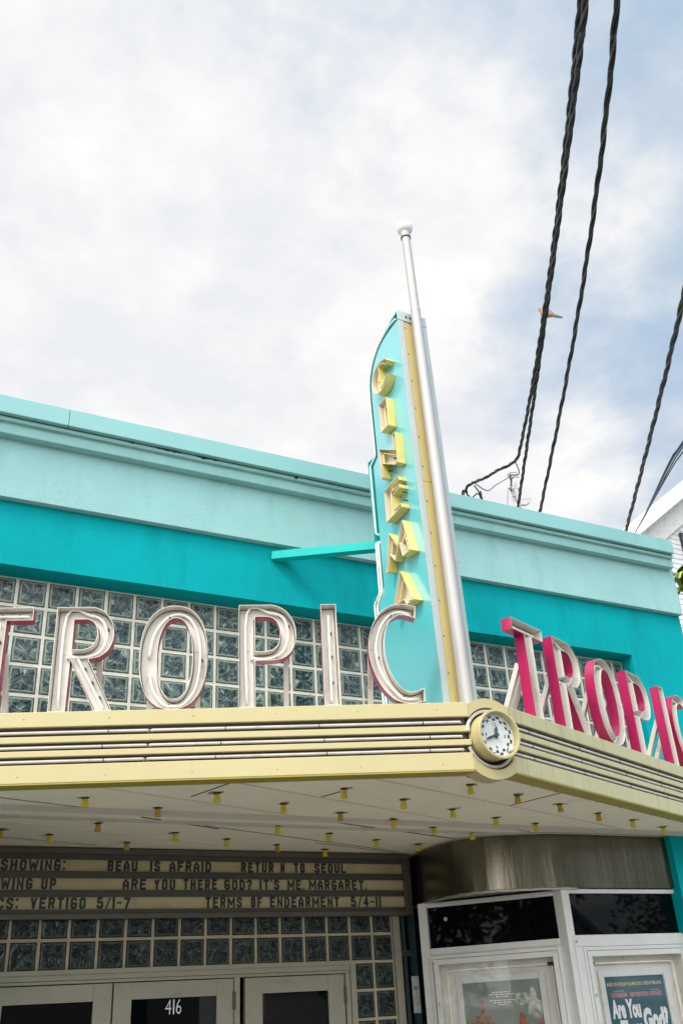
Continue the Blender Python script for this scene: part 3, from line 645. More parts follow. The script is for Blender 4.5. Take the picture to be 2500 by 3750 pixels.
# ============================================================ LETTER BOARD
ND = 0.10
lb = thing('letter_board', TW((1.5, .05, 2.276)), 'long bronze framed changeable letter board with three rows of black letters above the doors', 'letter board')
m = MB(TW); m.box(-1.3, 3.19, -.10, .055, 2.279, 2.755); m.build('cabinet', 'boardframe', lb)
m = MB(TW)
m.box(-1.3, 3.195, .0551, ND, 2.717, 2.757); m.box(-1.3, 3.165, .0551, ND, 2.276, 2.312); m.box(3.13, 3.195, .0551, ND - .0008, 2.2765, 2.7165)
m.build('board_frame', 'boardframe', lb, bevel=.003)
rowz = [(2.598, 2.677), (2.470, 2.550), (2.341, 2.423)]
for z0, z1 in rowz:
    m = MB(TW); m.box(-1.3, 3.13, .0552, .075, z0 - .004, z1 + .004); m.build('letter_row', 'boardrow', lb)
m = MB(TW)
for z0, z1 in ((2.677, 2.716), (2.550, 2.598), (2.423, 2.470), (2.313, 2.341)):
    m.box(-1.3, 3.1295, .0553, .088, z0 + .004, z1 - .004)
    m.box(-1.3, 3.1293, .0553, .094, z0 + .0005, z0 + .0035); m.box(-1.3, 3.1293, .0553, .094, z1 - .0035, z1 - .0005)
m.build('rail', 'boardrail', lb)
BF = {'A': [[(0, 0), (0, .62), (.5, 1), (1, .62), (1, 0)], [(0, .33), (1, .33)]], 'B': [[(0, 0), (0, 1), (.8, 1), (1, .86), (1, .66), (.8, .53), (0, .53)], [(.8, .53), (1, .4), (1, .14), (.8, 0), (0, 0)]],
 'C': [[(1, .70), (1, .86), (.78, 1), (.22, 1), (0, .86), (0, .14), (.22, 0), (.78, 0), (1, .14), (1, .34)]], 'D': [[(0, 0), (0, 1), (.7, 1), (1, .84), (1, .16), (.7, 0), (0, 0), (0, .2)]],
 'E': [[(1, 1), (0, 1), (0, 0), (1, 0)], [(0, .52), (.8, .52)]], 'F': [[(1, 1), (0, 1), (0, 0)], [(0, .52), (.8, .52)]],
 'G': [[(1, .76), (1, .86), (.78, 1), (.22, 1), (0, .86), (0, .14), (.22, 0), (.78, 0), (1, .14), (1, .46), (.5, .46)]], 'H': [[(0, 0), (0, 1)], [(1, 0), (1, 1)], [(0, .52), (1, .52)]],
 'L': [[(0, 1), (0, 0), (1, 0)]], 'M': [[(0, 0), (0, 1), (.5, .28), (1, 1), (1, 0)]], 'N': [[(0, 0), (0, 1), (1, 0), (1, 1)]],
 'O': [[(.22, 0), (0, .14), (0, .86), (.22, 1), (.78, 1), (1, .86), (1, .14), (.78, 0), (.22, 0), (.1, .075)]], 'P': [[(0, 0), (0, 1), (.8, 1), (1, .86), (1, .58), (.8, .44), (0, .44)]],
 'R': [[(0, 0), (0, 1), (.8, 1), (1, .86), (1, .64), (.8, .5), (0, .5)], [(.5, .5), (1, 0)]], 'S': [[(1, .70), (1, .86), (.78, 1), (.22, 1), (0, .86), (0, .66), (1, .36), (1, .14), (.78, 0), (.22, 0), (0, .14), (0, .3)]],
 'T': [[(0, 1), (1, 1)], [(.5, 1), (.5, 0)]], 'U': [[(0, 1), (0, .14), (.22, 0), (.78, 0), (1, .14), (1, 1)]], 'V': [[(0, 1), (.5, 0), (1, 1)]], 'W': [[(0, 1), (.22, 0), (.5, .7), (.78, 0), (1, 1)]],
 'Y': [[(0, 1), (.5, .48), (1, 1)], [(.5, .48), (.5, 0)]], '?': [[(0, .7), (0, .86), (.22, 1), (.78, 1), (1, .86), (1, .62), (.5, .42), (.5, .26)], [(.5, .1), (.5, -.04)]],
 '4': [[(.75, 0), (.75, 1), (0, .32), (1, .32)]], '5': [[(1, 1), (.05, 1), (.05, .58), (.78, .58), (1, .45), (1, .14), (.78, 0), (.22, 0), (0, .14), (0, .28)]], '7': [[(0, 1), (1, 1), (.3, 0)]]}
def block_letter(mb, ch, x0, x1, z0, z1, d, t):
    h2 = t / 2
    for n_, pl_ in enumerate(BF[ch]):
        P = [Vector((x0 + h2 + a * (x1 - x0 - t), z0 + h2 + b * (z1 - z0 - t))) for a, b in pl_]
        cl = lambda q: (min(max(q.x, x0), x1), min(max(q.y, z0), z1))
        for i in range(len(P) - 1):
            e = (P[i + 1] - P[i]).normalized(); n1 = Vector((-e.y, e.x)) * h2
            xa = h2 * (.9 if (i > 0 or ch not in 'CGS5?') else 0); xb = h2 * (.9 if (i < len(P) - 2 or ch not in 'CS5') else 0)
            a_, b_ = P[i] - e * xa, P[i + 1] + e * xb; dd = d + n_ * .0002 + i * .00005
            mb.add([(*cl(q)[:1], dd, cl(q)[1]) for q in (a_ + n1, b_ + n1, b_ - n1, a_ - n1)], [(0, 1, 2, 3)])
ROWS = [[('SHOWING:', -0.13, 0.332), ('BEAU', 0.623, 0.863), ('IS', 0.944, 1.036), ('AFRAID', 1.094, 1.441), ('RETURN', 1.671, 1.963), ('N', 2.007, 2.057), ('TO', 2.122, 2.234), ('SEOUL', 2.307, 2.604)],
 [('SHOWING', -0.115, 0.115), ('UP', 0.159, 0.278), ('ARE', 0.743, 0.935), ('YOU', 0.979, 1.159), ('THERE', 1.205, 1.491), ('GOD?', 1.534, 1.777), ("IT'S", 1.827, 2.008), ('ME,', 2.065, 2.223), ('MARGARET.', 2.254, 2.789)],
 [('CLASSICS:', -0.128, 0.031), ('VERTIGO', 0.097, 0.499), ('5/1-7', 0.562, 0.824), ('TERMS', 1.383, 1.694), ('OF', 1.752, 1.858), ('ENDEARMENT', 1.911, 2.531), ('5/4-11', 2.62, 2.913)]]
SHOWN = {('RETURN', 1): 'RETUR', ('SHOWING', 1): 'WING', ('CLASSICS:', 1): 'CS:'}
WT = {'I': .5, 'M': 1.2, 'W': 1.25, ':': .5, '.': .45, ',': .45, "'": .42, '-': .8, '/': .8, '1': .5, '?': .95}
ORD = ['first', 'second', 'third', 'fourth', 'fifth', 'sixth', 'seventh', 'eighth', 'ninth', 'tenth']
ROWN = ['top', 'middle', 'bottom']
SPOKEN = {':': 'colon', '.': 'full stop', ',': 'comma', "'": 'apostrophe', '-': 'dash', '/': 'slash', '?': 'question mark'}
for r_, row in enumerate(ROWS):
    z0, z1 = rowz[r_]
    for word, a, b in row:
        txt, first = word, 0
        if word == 'RETURN': txt = 'RETUR'
        if r_ == 1 and word == 'SHOWING': txt, first = 'WING', 3
        if word == 'CLASSICS:': txt, first = 'CS:', 6
        ww = word
        if r_ == 0 and word == 'N': ww, first = 'RETURN', 5
        tot = sum(WT.get(ch, 1.0) for ch in txt); x = a; sc = (b - a) / tot
        for i, ch in enumerate(txt):
            cw = WT.get(ch, 1.0) * sc; x0c, x1c = x + .003, x + cw - .003; x += cw
            jz = random.uniform(-.0012, .0012)
            m = MB(TW); gz0, gz1 = z0 + .003 + jz, z1 - .001 + jz; h_ = gz1 - gz0; ga, gb = x0c + .003, x1c - .003; mid = (ga + gb) / 2; d_ = .0805
            if ch == 'I' or ch == '1':
                m.box(mid - .0086, mid + .0086, d_ - .0005, d_, gz0, gz1)
                if ch == '1': m.add([(mid - .0062, d_, gz1), (mid - .0062, d_, gz1 - .018), (mid - .013, d_, gz1 - .014)], [(0, 1, 2)])
            elif ch == ':':
                for q in (gz0 + .004, gz1 - .024): m.box(mid - .008, mid + .008, d_ - .0005, d_, q, q + .018)
            elif ch == '.': m.box(mid - .006, mid + .006, d_ - .0005, d_, gz0, gz0 + .014)
            elif ch == ',': m.add([(mid - .007, d_, gz0 + .014), (mid + .007, d_, gz0 + .014), (mid + .007, d_, gz0), (mid - .004, d_, gz0 - .008), (mid + .001, d_, gz0), (mid - .007, d_, gz0)], [(0, 5, 4, 3, 2, 1)])
            elif ch == "'": m.add([(mid - .006, d_, gz1), (mid + .007, d_, gz1), (mid + .005, d_, gz1 - .02), (mid - .004, d_, gz1 - .026), (mid, d_, gz1 - .016), (mid - .006, d_, gz1 - .014)], [(0, 5, 4, 3, 2, 1)])
            elif ch == '-': m.box(ga + .002, gb - .002, d_ - .0005, d_, gz0 + h_ * .44, gz0 + h_ * .60)
            elif ch == '/': m.add([(ga, d_, gz0), (ga + .012, d_, gz0), (gb, d_, gz1), (gb - .012, d_, gz1)], [(0, 1, 2, 3)])
            else:
                wq = (gb - ga) * (.0 if ch in 'MW' else .04); block_letter(m, ch, ga + wq, gb - wq, gz0, gz1, d_, .0145 if ch in 'MWN' else .0172)
            name = 'marquee_letter'; what = 'letter ' + ch if ch.isalpha() else ('numeral ' + ch if ch.isdigit() else SPOKEN[ch])
            o = m.build(name, 'ink')
            if first + i < 10 and len(ww) > 1 and ch.isalpha(): lab = f'black {what} on a clear card, {ORD[first + i]} letter of {ww.strip(":.,?")} in the {ROWN[r_]} row'
            else: lab = f'black {what} on a clear card, character {first + i + 1} of "{ww}" in the {ROWN[r_]} row'
            tag(o, lab, 'sign letter', 'letters on the cinema letter board')
            c_ = MB(TW); c_.box(x0c - .002, x1c + .002, .0752, .0785, z0 - .006, z1 + .004); c_.build('letter_card', 'card', o)

# ============================================================ MARQUEE CANOPY
mq = thing('marquee_canopy', (3.265, -0.9, 2.752), 'pale yellow V shaped cinema marquee canopy with three neon grooves and a cream soffit', 'marquee')
LA = Vector((3.123, -1.765, 0)); LU = Vector((1, -.40, 0)).normalized(); LN = Vector((-.40, -1, 0)).normalized()
RA = Vector((3.407, -1.765, 0)); RU = Vector((1, .40, 0)).normalized(); RN = Vector((.40, -1, 0)).normalized()
TL = frame(LA, LU, LN); TR = frame(RA, RU, RN)
LEN = 3.72
for T, a, b, mm in ((TL, -LEN, 0, 'yellow'), (TR, 0, LEN, 'yellow_streak')):
    m = MB(T)
    a2, b2 = a, b
    m.box(a, b, -.118, 0, 2.762, 2.861)
    m.box(a, b, -.10, 0, 3.068, 3.154)
    for z0, z1 in ((2.903, 2.937), (2.980, 3.016)): m.box(a, b, -.04, 0, z0, z1)
    fo = m.build('fascia', mm, mq, bevel=.004)
    m = MB(T); m.box(a, b, -.122, -.001, 2.7545, 2.7615); m.build('fascia_underside_shade', 'shadedyellow', mq)  # fascia underside, split off as a strip to carry its painted shade
    m = MB(T); m.box(a, b, -.045, -.032, 2.80, 3.10); sub('groove_back', m, 'groove', fo)
    m = MB(T)
    for k_ in range(8):
        u_ = (a + (b - a) * (k_ + .5) / 8 + .05)
        for zz in (2.80, 3.115): m.lathe([(.005, 0.0), (.004, .003), (0, .004)], (u_, 0, zz), 'y', 8)
    sub('rivet', m, mm, fo)
gz_ = [3.041, 2.958, 2.882]
for T, sgn, gaps in ((TL, -1, (-1.815, -1.822, -1.832)), (TR, 1, (1.832, 1.895, 1.945))):
    for zt, gp in zip(gz_, gaps):
        e0 = .05 * sgn; far = LEN * sgn - .03 * sgn
        for s0, s1 in ((e0, gp - .008 * sgn), (gp + .012 * sgn, far)):
            m = MB(T)
            m.tube(round_path([(s0, -.034, zt - .002), (s0, -.013, zt - .002), (s1, -.013, zt - .002), (s1, -.034, zt - .002)], .014, 4), .0085, 8)
            tb = m.build('neon_tube', 'dulltube', mq)
            m = MB(T); L_ = abs(s1 - s0); nn = max(2, int(L_ / .55))
            for k_ in range(nn):
                u_ = s0 + (s1 - s0) * (k_ + .35 + random.uniform(-.05, .05)) / nn
                m.tube([(u_ - .0025, -.013, zt - .002), (u_ + .0025, -.013, zt - .002)], .0105, 8)
            sub('tube_clip', m, 'black', tb)
# centre facet: crescent plates above and below the clock
CZ = 2.95; CX = 3.265; HW = .142
ro, ri = .236, .181
a0 = math.degrees(math.acos(HW / ro)); b0 = math.degrees(math.acos(HW / ri))
pcf = lambda x, z, d: (x, d, z)
m = MB()
up = arc(CX, CZ, ro, ro, 180 - a0, a0, 18) + arc(CX, CZ, ri, ri, b0, 180 - b0, 18)
dn = arc(CX, CZ, ri, ri, 180 + b0, 360 - b0, 18) + arc(CX, CZ, ro, ro, 360 - a0, 180 + a0, 18)
for c_ in (up, dn):
    m = MB(); m.prism([c_], -1.768, -1.66, pcf); m.build('clock_surround', 'yellow', mq, bevel=.003)
m = MB(); m.box(CX - .15, CX + .15, -1.735, -1.70, 2.79, 3.11); m.build('groove_back', 'dark', mq)
m = MB()
pr = arc(CX, CZ, .163, .163, 168, 75, 14); m.tube([(x, -1.752, z) for x, z in pr], .0105, 8)
pr = arc(CX, CZ, .163, .163, 200, 335, 18); m.tube([(x, -1.752, z) for x, z in pr], .0105, 8)
m.build('neon_tube', 'dulltube', mq)
# deck and soffit
def vpoly(off, y1):
    # footprint: apex facet, both faces set back by off, returned to y1
    yA = -1.765 + off * 1.077
    return [(3.123, yA), (3.407, yA), (6.90, yA + 3.493 * .40), (6.90, y1), (-0.33, y1), (-0.33, yA + 3.453 * .40)]
m = MB(); m.prism([vpoly(.03, -.152)], 3.10, 3.145, lambda x, z, d: (x, z, d)); m.build('deck', 'soffit_trim', mq)
m = MB(); m.prism([vpoly(.10, -.10)[:3] + [(6.90, -.10), (6.16, -.10), (6.16, 1.24), (-0.04, 1.24), (-0.04, -.10), (-.33, -.10), vpoly(.10, 0)[5]]], 2.765, 2.79, lambda x, z, d: (x, z, d)); m.build('soffit', 'soffit', mq)
m = MB(); m.box(.0, 6.7, -.283, -.160, 2.7535, 2.764); m.box(.0, 6.7, -.300, -.288, 2.7575, 2.764); m.box(0, 6.7, -.158, -.145, 2.7580, 2.7642)
m.build('soffit_trim', 'soffit_trim', mq)
SEAMS = [((.35, -.62), (1.282, -.289), 0), ((1.224, -.858), (2.70, -.296), 1), ((.5, .07), (2.576, .882), 1), ((1.70, -.07), (2.339, .243), 2), ((.7, .70), (1.69, 1.02), 0), ((1.808, -.731), (1.907, -1.133), 3), ((1.952, -1.126), (4.0, -.314), 1), ((2.584, -.895), (2.631, -1.056), 3), ((3.054, -.135), (4.357, .33), 2), ((2.20, .14), (4.2, .98), 0), ((2.66, -1.42), (5.549, -.304), 1), ((3.983, -.906), (4.078, -1.386), 0), ((3.3, .68), (4.36, 1.09), 0), ((4.40, -.20), (4.80, -.056), 0)]
for nm, sel, mm, wd in (('panel_seam', (2, 3), 'groove', .006), ('panel_seam', (0,), 'seam', .010), ('cover_strip', (1,), 'soffit_trim', .018)):
    for a_, b_, k_ in SEAMS:
        if k_ not in sel: continue
        m = MB()
        wv = .013 if k_ == 2 else wd
        m.bar((a_[0], a_[1], 2.7635), (b_[0], b_[1], 2.7635), wv, .005); m.build(nm, mm, mq)
# rusty screws along the soffit edge
m = MB()
for T, sg in ((TL, -1), (TR, 1)):
    for k_ in range(13):
        q = T((sg * (.1 + k_ * .29 + random.uniform(-.05, .05)), -.135, 2.7635)); m.lathe([(.007, -.003), (.006, -.006), (0, -.007)], tuple(q), 'z', 8)
m.build('soffit_screw', 'rust', mq)

m = MB(); m.flat([[(3.17, -1.60), (3.20, -1.655), (3.255, -1.662), (3.30, -1.655), (3.34, -1.64), (3.30, -1.60), (3.24, -1.56), (3.205, -1.575)]], 2.7632, lambda x, z, d: (x, z, d)); m.build('broken_soffit_gap', 'dark', mq)
# ---- bulbs
BULBS = [[(3.328, -1.41), (3.818, -1.223), (4.309, -1.036), (4.833, -.82), (5.317, -.648), (5.818, -.452)],
 [(2.618, -1.132), (3.144, -.929), (3.65, -.72), (4.15, -.515), (4.616, -.371)],
 [(1.922, -.858), (2.436, -.651), (2.931, -.464), (3.422, -.319), (3.892, -.093), (4.33, .053)],
 [(1.226, -.564), (1.717, -.37), (2.704, .05), (3.217, .282), (3.723, .477), (4.185, .62)],
 [(1.489, .186), (2.092, .438), (2.547, .627), (3.025, .806), (3.519, .974)],
 [(.933, .512), (1.275, .65), (1.87, .879)]]
OLD = {(0, 1), (0, 2), (0, 3), (3, 1), (4, 0), (4, 3), (5, 0), (5, 2), (2, 2)}
ROWB = ['row along the right fascia', 'second row from the right fascia', 'third row from the right fascia', 'fourth row from the right fascia', 'fifth row from the right fascia', 'last row by the letter board']
for r_, row in enumerate(BULBS):
    for i, (x, y) in enumerate(row):
        old = (r_, i) in OLD
        t = thing('canopy_bulb', (x, y, 2.765), f'{"browned" if old else "yellow"} canopy bulb, {ORD[i]} from the left in the {ROWB[r_]}', 'light bulb', 'bulbs under the canopy')
        t.rotation_euler = (random.uniform(-.06, .06), random.uniform(-.06, .06), random.uniform(0, 6))
        b_ = MB(); b_.lathe([(.0, -.005), (.0135, -.005), (.0148, -.012), (.0185, -.036), (.0213, -.050), (.0205, -.054), (.012, -.0565), (.0, -.057)][::-1], n=20)
        b_.build('bulb_glass', 'bulbold' if old else 'bulb', t, local=True)
        b_ = MB(); b_.lathe([(.0, -.001), (.024 + random.uniform(0, .004), -.001), (.021, -.006), (.0155, -.009), (.0, -.010)][::-1], n=18); b_.build('socket', 'black', t, local=True)
        b_ = MB(); b_.flat([blob((0, 0), random.uniform(.036, .048), r_ * 7 + i, ax=1.25, az=.8, k=.7)], -.0006, lambda a, b, d: (a, b, d)); b_.build('soffit_stain', 'stain', t, local=True)

# ============================================================ CLOCK
ck = thing('clock', (CX, -1.735, CZ), 'round pale yellow clock with white dial on the point of the marquee', 'clock')
m = MB(); cz = CZ + .006
cc = (CX, 0, cz)
m.lathe([(.137, -1.735), (.137, -1.826), (.143, -1.829), (.1435, -1.848), (.141, -1.851), (.130, -1.851), (.1275, -1.846), (.1275, -1.80)][::-1], cc, 'y', 64)
m.build('clock_case', 'yellow', ck)
m = MB(); m.lathe([(.1275, -1.805), (0, -1.805)][::-1], cc, 'y', 48); dl = m.build('clock_dial', 'dial', ck)
m = MB()
def ck_at(ang, r): a_ = R(90 - ang); return (CX + r * math.cos(a_), cz + r * math.sin(a_))
for k_ in range(60):
    r0, r1 = ((.088, .100) if (k_ // 1) % 2 == 0 else (.100, .112))
    if k_ % 2 == 1 and k_ % 4 == 1: pass
for k_ in range(24):
    r0, r1 = ((.086, .101) if k_ % 2 == 0 else (.101, .116)); h_ = 7.0
    q = [ck_at(k_ * 15 - h_ * .9, r0), ck_at(k_ * 15 + h_ * .9, r0), ck_at(k_ * 15 + h_ * .9, r1), ck_at(k_ * 15 - h_ * .9, r1)]
    m.flat([q], -1.8062, pcf)
for tx, an in (('12', 0), ('3', 90), ('6', 180), ('9', 270)):
    x, z = ck_at(an, .066); hw = .012 if len(tx) == 2 else .0065
    glyph_fit(m, tx, x - hw, x + hw, z - .010, z + .010, -1.8062, .02)
sub('dial_marking', m, 'dialink', dl)
m = MB()
def hand(ang, ln, wd, d):
    a_ = R(90 - ang); ux, uz = math.cos(a_), math.sin(a_); px, pz = -uz, ux
    pts = [(-.018, wd * .5), (.02, wd * .45), (ln * .62, wd * .62), (ln, 0), (ln * .62, -wd * .62), (.02, -wd * .45), (-.018, -wd * .5)]
    m.prism([[(CX + ux * a + px * b, cz + uz * a + pz * b) for a, b in pts][::-1]], d, d + .002, pcf)
hand(7, .056, .018, -1.816); hand(249, .088, .014, -1.820)
m.lathe([(.0, -1.824), (.011, -1.824), (.011, -1.806)], cc, 'y', 16)
m.build('clock_hand', 'dialink', ck)
m = MB(); m.lathe([(.128, -1.844), (0, -1.845)][::-1], cc, 'y', 40); m.build('clock_pane', 'pane', ck)
m = MB(); m.bar((CX + .070, -1.826, cz - .088), (CX + .092, -1.826, cz - .070), .03, .018); m.build('fallen_fitting', 'globe', ck, bevel=.003)

# ============================================================ CHANNEL LETTERS
def sm2(pts, k=5): return [(q.x, q.y) for q in smooth_path([(a, b, 0) for a, b in pts], k)]
# outlines in metres: x from the letter's left edge, z from its foot
def L_T():
    return [[(0, .551), (.143, .551), (.143, 0), (.238, 0), (.238, .551), (.386, .551), (.386, .631), (0, .631)]]
def L_I(): return [[(0, 0), (.093, 0), (.093, .628), (0, .628)]]
def L_P():
    o = [(0, 0), (.095, 0), (.095, .278)] + sm2([(.195, .278), (.262, .292), (.310, .335), (.335, .40), (.338, .455), (.325, .52), (.285, .585), (.235, .618), (.195, .630)], 4) + [(0, .630)]
    h = [(.095, .335)] + sm2([(.155, .335), (.200, .348), (.230, .38), (.243, .43), (.240, .48), (.220, .525), (.190, .548), (.155, .554)], 4) + [(.095, .554)]
    return [o, h[::-1]]
def L_R():
    o = [(0, 0), (.096, 0), (.101, .303), (.252, .0), (.352, .0), (.202, .307)] + sm2([(.262, .318), (.310, .358), (.334, .42), (.336, .47), (.322, .535), (.285, .592), (.235, .622), (.195, .630)], 4) + [(0, .630)]
    h = [(.104, .365)] + sm2([(.165, .365), (.205, .380), (.232, .412), (.241, .455), (.237, .495), (.217, .532), (.185, .550), (.150, .552)], 4) + [(.104, .552)]
    return [o, h[::-1]]
def superell(cx, cz, rx, rz, n, e=2.35):
    o = []
    for i in range(n):
        a = 2 * math.pi * i / n; c_, s_ = math.cos(a), math.sin(a)
        o.append((cx + rx * math.copysign(abs(c_) ** (2 / e), c_), cz + rz * math.copysign(abs(s_) ** (2 / e), s_)))
    return o
def L_O():
    return [superell(.196, .315, .196, .316, 48), superell(.204, .306, .102, .247, 40, 2.2)[::-1]]
def L_C():
    o = sm2([(.312, .010), (.25, .000), (.19, .004), (.13, .030), (.07, .095), (.025, .19), (.004, .28), (.0, .345), (.01, .42), (.04, .505), (.09, .575), (.15, .613), (.20, .624), (.25, .620), (.305, .606)], 4)
    i_ = sm2([(.296, .528), (.25, .546), (.215, .552), (.18, .545), (.135, .508), (.107, .44), (.097, .36), (.098, .29), (.118, .20), (.155, .125), (.20, .080), (.25, .070), (.314, .092)], 4)
    return [(o + i_)[::-1]]
TUBES = {
 'T': [[(.03, .592), (.352, .592)], [(.19, .545), (.19, .04)]],
 'I': [[(.047, .57), (.047, .04)]],
 'P': [[(.047, .04), (.047, .592), (.19, .592), (.265, .56), (.292, .46), (.262, .355), (.19, .308), (.075, .305)]],
 'R': [[(.047, .04), (.050, .59), (.19, .592), (.262, .555), (.290, .462), (.262, .375), (.19, .335), (.075, .332)], [(.135, .325), (.295, .03)]],
 'O': [[(.06, .22), (.085, .12), (.14, .045), (.20, .030), (.262, .045), (.325, .14), (.347, .30), (.335, .45), (.285, .56), (.21, .592), (.135, .56), (.075, .46), (.052, .33)]],
 'C': [[(.27, .572), (.20, .588), (.13, .555), (.075, .47), (.050, .36), (.058, .25), (.10, .145), (.165, .065), (.21, .040), (.275, .042)]]}
SHAPES = {'T': L_T, 'R': L_R, 'O': L_O, 'P': L_P, 'I': L_I, 'C': L_C}
def ccw(c):
    return c if sum(c[i - 1][0] * c[i][1] - c[i][0] * c[i - 1][1] for i in range(len(c))) > 0 else c[::-1]
def channel_letter(contours, tubes, depth, rim, mside, mtray, mtube, t, tr=.0085, tube_d=.045, clip=True):
    pc = lambda x, z, d: (x, d, z)
    cs = [ccw(contours[0])] + [ccw(c)[::-1] for c in contours[1:]]
    s_ = MB()
    for c in cs:
        s_.wall(c, 0.0005, depth, pc)
    s_.flat(cs, depth, pc, True)
    s_.build('side_wall', mside, t, local=True)
    ins = [inset(cs[0], rim)] + [inset(c, -rim) for c in cs[1:]]
    y_ = MB()
    for c, n_ in zip(cs, ins):
        k = len(c); y_.add([pc(x, z, 0) for x, z in c] + [pc(x, z, 0) for x, z in n_], [(i, (i + 1) % k, k + (i + 1) % k, k + i) for i in range(k)])
        y_.wall(n_[::-1], 0.0, depth - .005, pc)
    y_.flat(ins, depth - .005, pc)
    y_.build('tray', mtray, t, local=True)
    if rim < .01 and depth > .072:
        g_ = MB(); gr = [inset(cs[0], rim + .005)] + [inset(c, -rim - .005) for c in cs[1:]]
        for c, n_ in zip(ins, gr):
            k = len(c); g_.add([pc(x, z, depth - .0056) for x, z in c] + [pc(x, z, depth - .0056) for x, z in n_], [(i, (i + 1) % k, k + (i + 1) % k, k + i) for i in range(k)])
        g_.build('grime_seam', 'grime', t, local=True)
    for tb in tubes:
        pts = [(x, tube_d, z) for x, z in tb]
        if len(pts) > 5: pts = smooth_path(pts, 5)
        d0 = depth - .006
        pts = [(pts[0][0], d0, pts[0][2])] + list(pts) + [(pts[-1][0], d0, pts[-1][2])]
        pts = round_path(pts, .02, 3) if len(tb) <= 5 else pts
        m = MB(); m.tube(pts, tr, 8); ob = m.build('neon_tube', mtube, t, local=True)
        if clip:
            m = MB(); L_ = len(pts)
            for f in (.22, .5, .8):
                q = Vector(pts[int(L_ * f)]) if len(tb) > 5 else Vector((tb[0][0] + (tb[-1][0] - tb[0][0]) * f, tube_d, tb[0][1] + (tb[-1][1] - tb[0][1]) * f))
                m.lathe([(.0, tube_d - .008), (.0065, tube_d - .006), (.0065, d0)], (q.x + .012, 0, q.z + .004), 'y', 8)
            m.build('tube_support', 'boardframe', ob, local=True)
    return t
LX = [('T', -2.905), ('R', -2.386), ('O', -1.897), ('P', -1.323), ('I', -.832), ('C', -.556)]
RX = [('T', .208), ('R', .727), ('O', 1.268), ('P', 1.845), ('I', 2.425), ('C', 2.60)]
for side, T, lst, ang in (('left', TL, LX, math.atan2(-.40, 1)), ('right', TR, RX, math.atan2(.40, 1))):
    for ch, x in lst:
        t = thing('channel_letter', T((x, -.004, 3.154)), f'raspberry and cream channel letter {ch} of TROPIC on the {side} face of the marquee', 'sign letter', 'TROPIC letters on the marquee', ang)
        channel_letter(SHAPES[ch](), TUBES[ch], .075, .003, 'red', 'cream', 'tube', t)
        xs_ = {'T': (.16, .235), 'R': (.045, .25), 'O': (.05, .33), 'P': (.05, .28), 'I': (.045,), 'C': (.02,)}[ch]
        for xb in xs_:
            m = MB(); m.bar((xb, .08, .37), (xb, .27, -.012), .034, .030, (1, 0, 0)); m.build('brace', 'cream', t, local=True)

# ============================================================ BLADE SIGN (leans a degree, as in the photo)
PX = 3.265
lean = lambda x, z: x - .0165 * (z - 3.25)
TPY = lambda q: Vector((lean(PX + q[0], q[2]), q[1], q[2]))
bs = thing('blade_sign', (PX, -1.2, 3.145), 'tall aqua and teal vertical blade sign with rounded top standing on the marquee', 'sign')
rim_o = [(-1.494, 3.15), (-1.494, 6.292)] + sm2([(-1.49, 6.292), (-1.384, 6.272), (-1.278, 6.237), (-1.156, 6.178), (-1.067, 6.105), (-1.008, 6.022), (-.979, 5.94), (-.970, 5.84)], 3) + [(-.970, 5.294), (-.868, 5.292), (-.858, 4.204), (-.766, 4.202), (-.766, 3.15)]
aq = [(-1.494, 3.15), (-1.494, 6.208)] + sm2([(-1.49, 6.208), (-1.381, 6.201), (-1.281, 6.185), (-1.185, 6.145), (-1.101, 6.065), (-1.052, 5.978), (-1.030, 5.89), (-1.022, 5.78)], 3) + [(-1.022, 5.262), (-.948, 5.215), (-.938, 4.23), (-.85, 4.13), (-.85, 3.15)]
pyz = lambda y, z, d: (d, y, z)
m = MB(TPY); m.prism([rim_o], -.062, .062, pyz)
for sg in (-1, 1):                                  # upstanding rim of the tube channel
    op = rim_o[1:]; ip = inset(rim_o, .010)[1:]; n_ = len(op)
    m.wall(op, sg * .062, sg * .126, pyz, closed=False); m.wall(ip, sg * .062, sg * .126, pyz, closed=False)
    m.add([(sg * .126, y, z) for y, z in op] + [(sg * .126, y, z) for y, z in ip], [(i, i + 1, n_ + i + 1, n_ + i) for i in range(n_ - 1)])
m.build('fin', 'fin', bs)
for sg in (-1, 1):
    m = MB(TPY); m.prism([aq], sg * .062, sg * .126, pyz); m.build('side_panel', 'pylon', bs)
m = MB(TPY)
m.box(-.126, -.084, -1.508, -1.495, 3.15, 6.205); m.box(.084, .126, -1.508, -1.495, 3.15, 6.205); m.box(-.126, .126, -1.510, -1.495, 6.208, 6.296)
m.build('front_trim', 'trim', bs, bevel=.001)
m = MB(TPY); m.box(-.0835, .0835, -1.503, -1.495, 3.15, 4.80); m.box(-.0835, .0835, -1.503, -1.495, 4.804, 6.2045); m.build('front_panel', 'panel', bs)
m = MB(TPY)
for k_ in range(12):
    z = 3.42 + k_ * .245 + (.0 if k_ < 6 else .03)
    for x in (-.066, .066): m.lathe([(.0055, -1.504), (.004, -1.507), (0, -1.508)], (x, 0, z), 'y', 8)
m.build('panel_bolt', 'rust', bs)
m = MB(TPY)
for x in (-.055, -.02, .075): m.lathe([(.010, -1.511), (.008, -1.516), (0, -1.517)], (x, 0, 6.25), 'y', 10)
m.build('cap_bolt', 'rust', bs)
def off_path(dy, dz=0): return None
tubeA = [(-.131, -1.475, 6.232)] + [(-.131, y, z) for y, z in sm2([(-1.385, 6.236), (-1.285, 6.212), (-1.172, 6.163), (-1.085, 6.086), (-1.030, 6.0), (-1.004, 5.92), (-.996, 5.80)], 3)] + [(-.131, -.996, 5.275), (-.131, -.908, 5.235), (-.131, -.902, 4.66), (-.09, -.92, 4.655)]
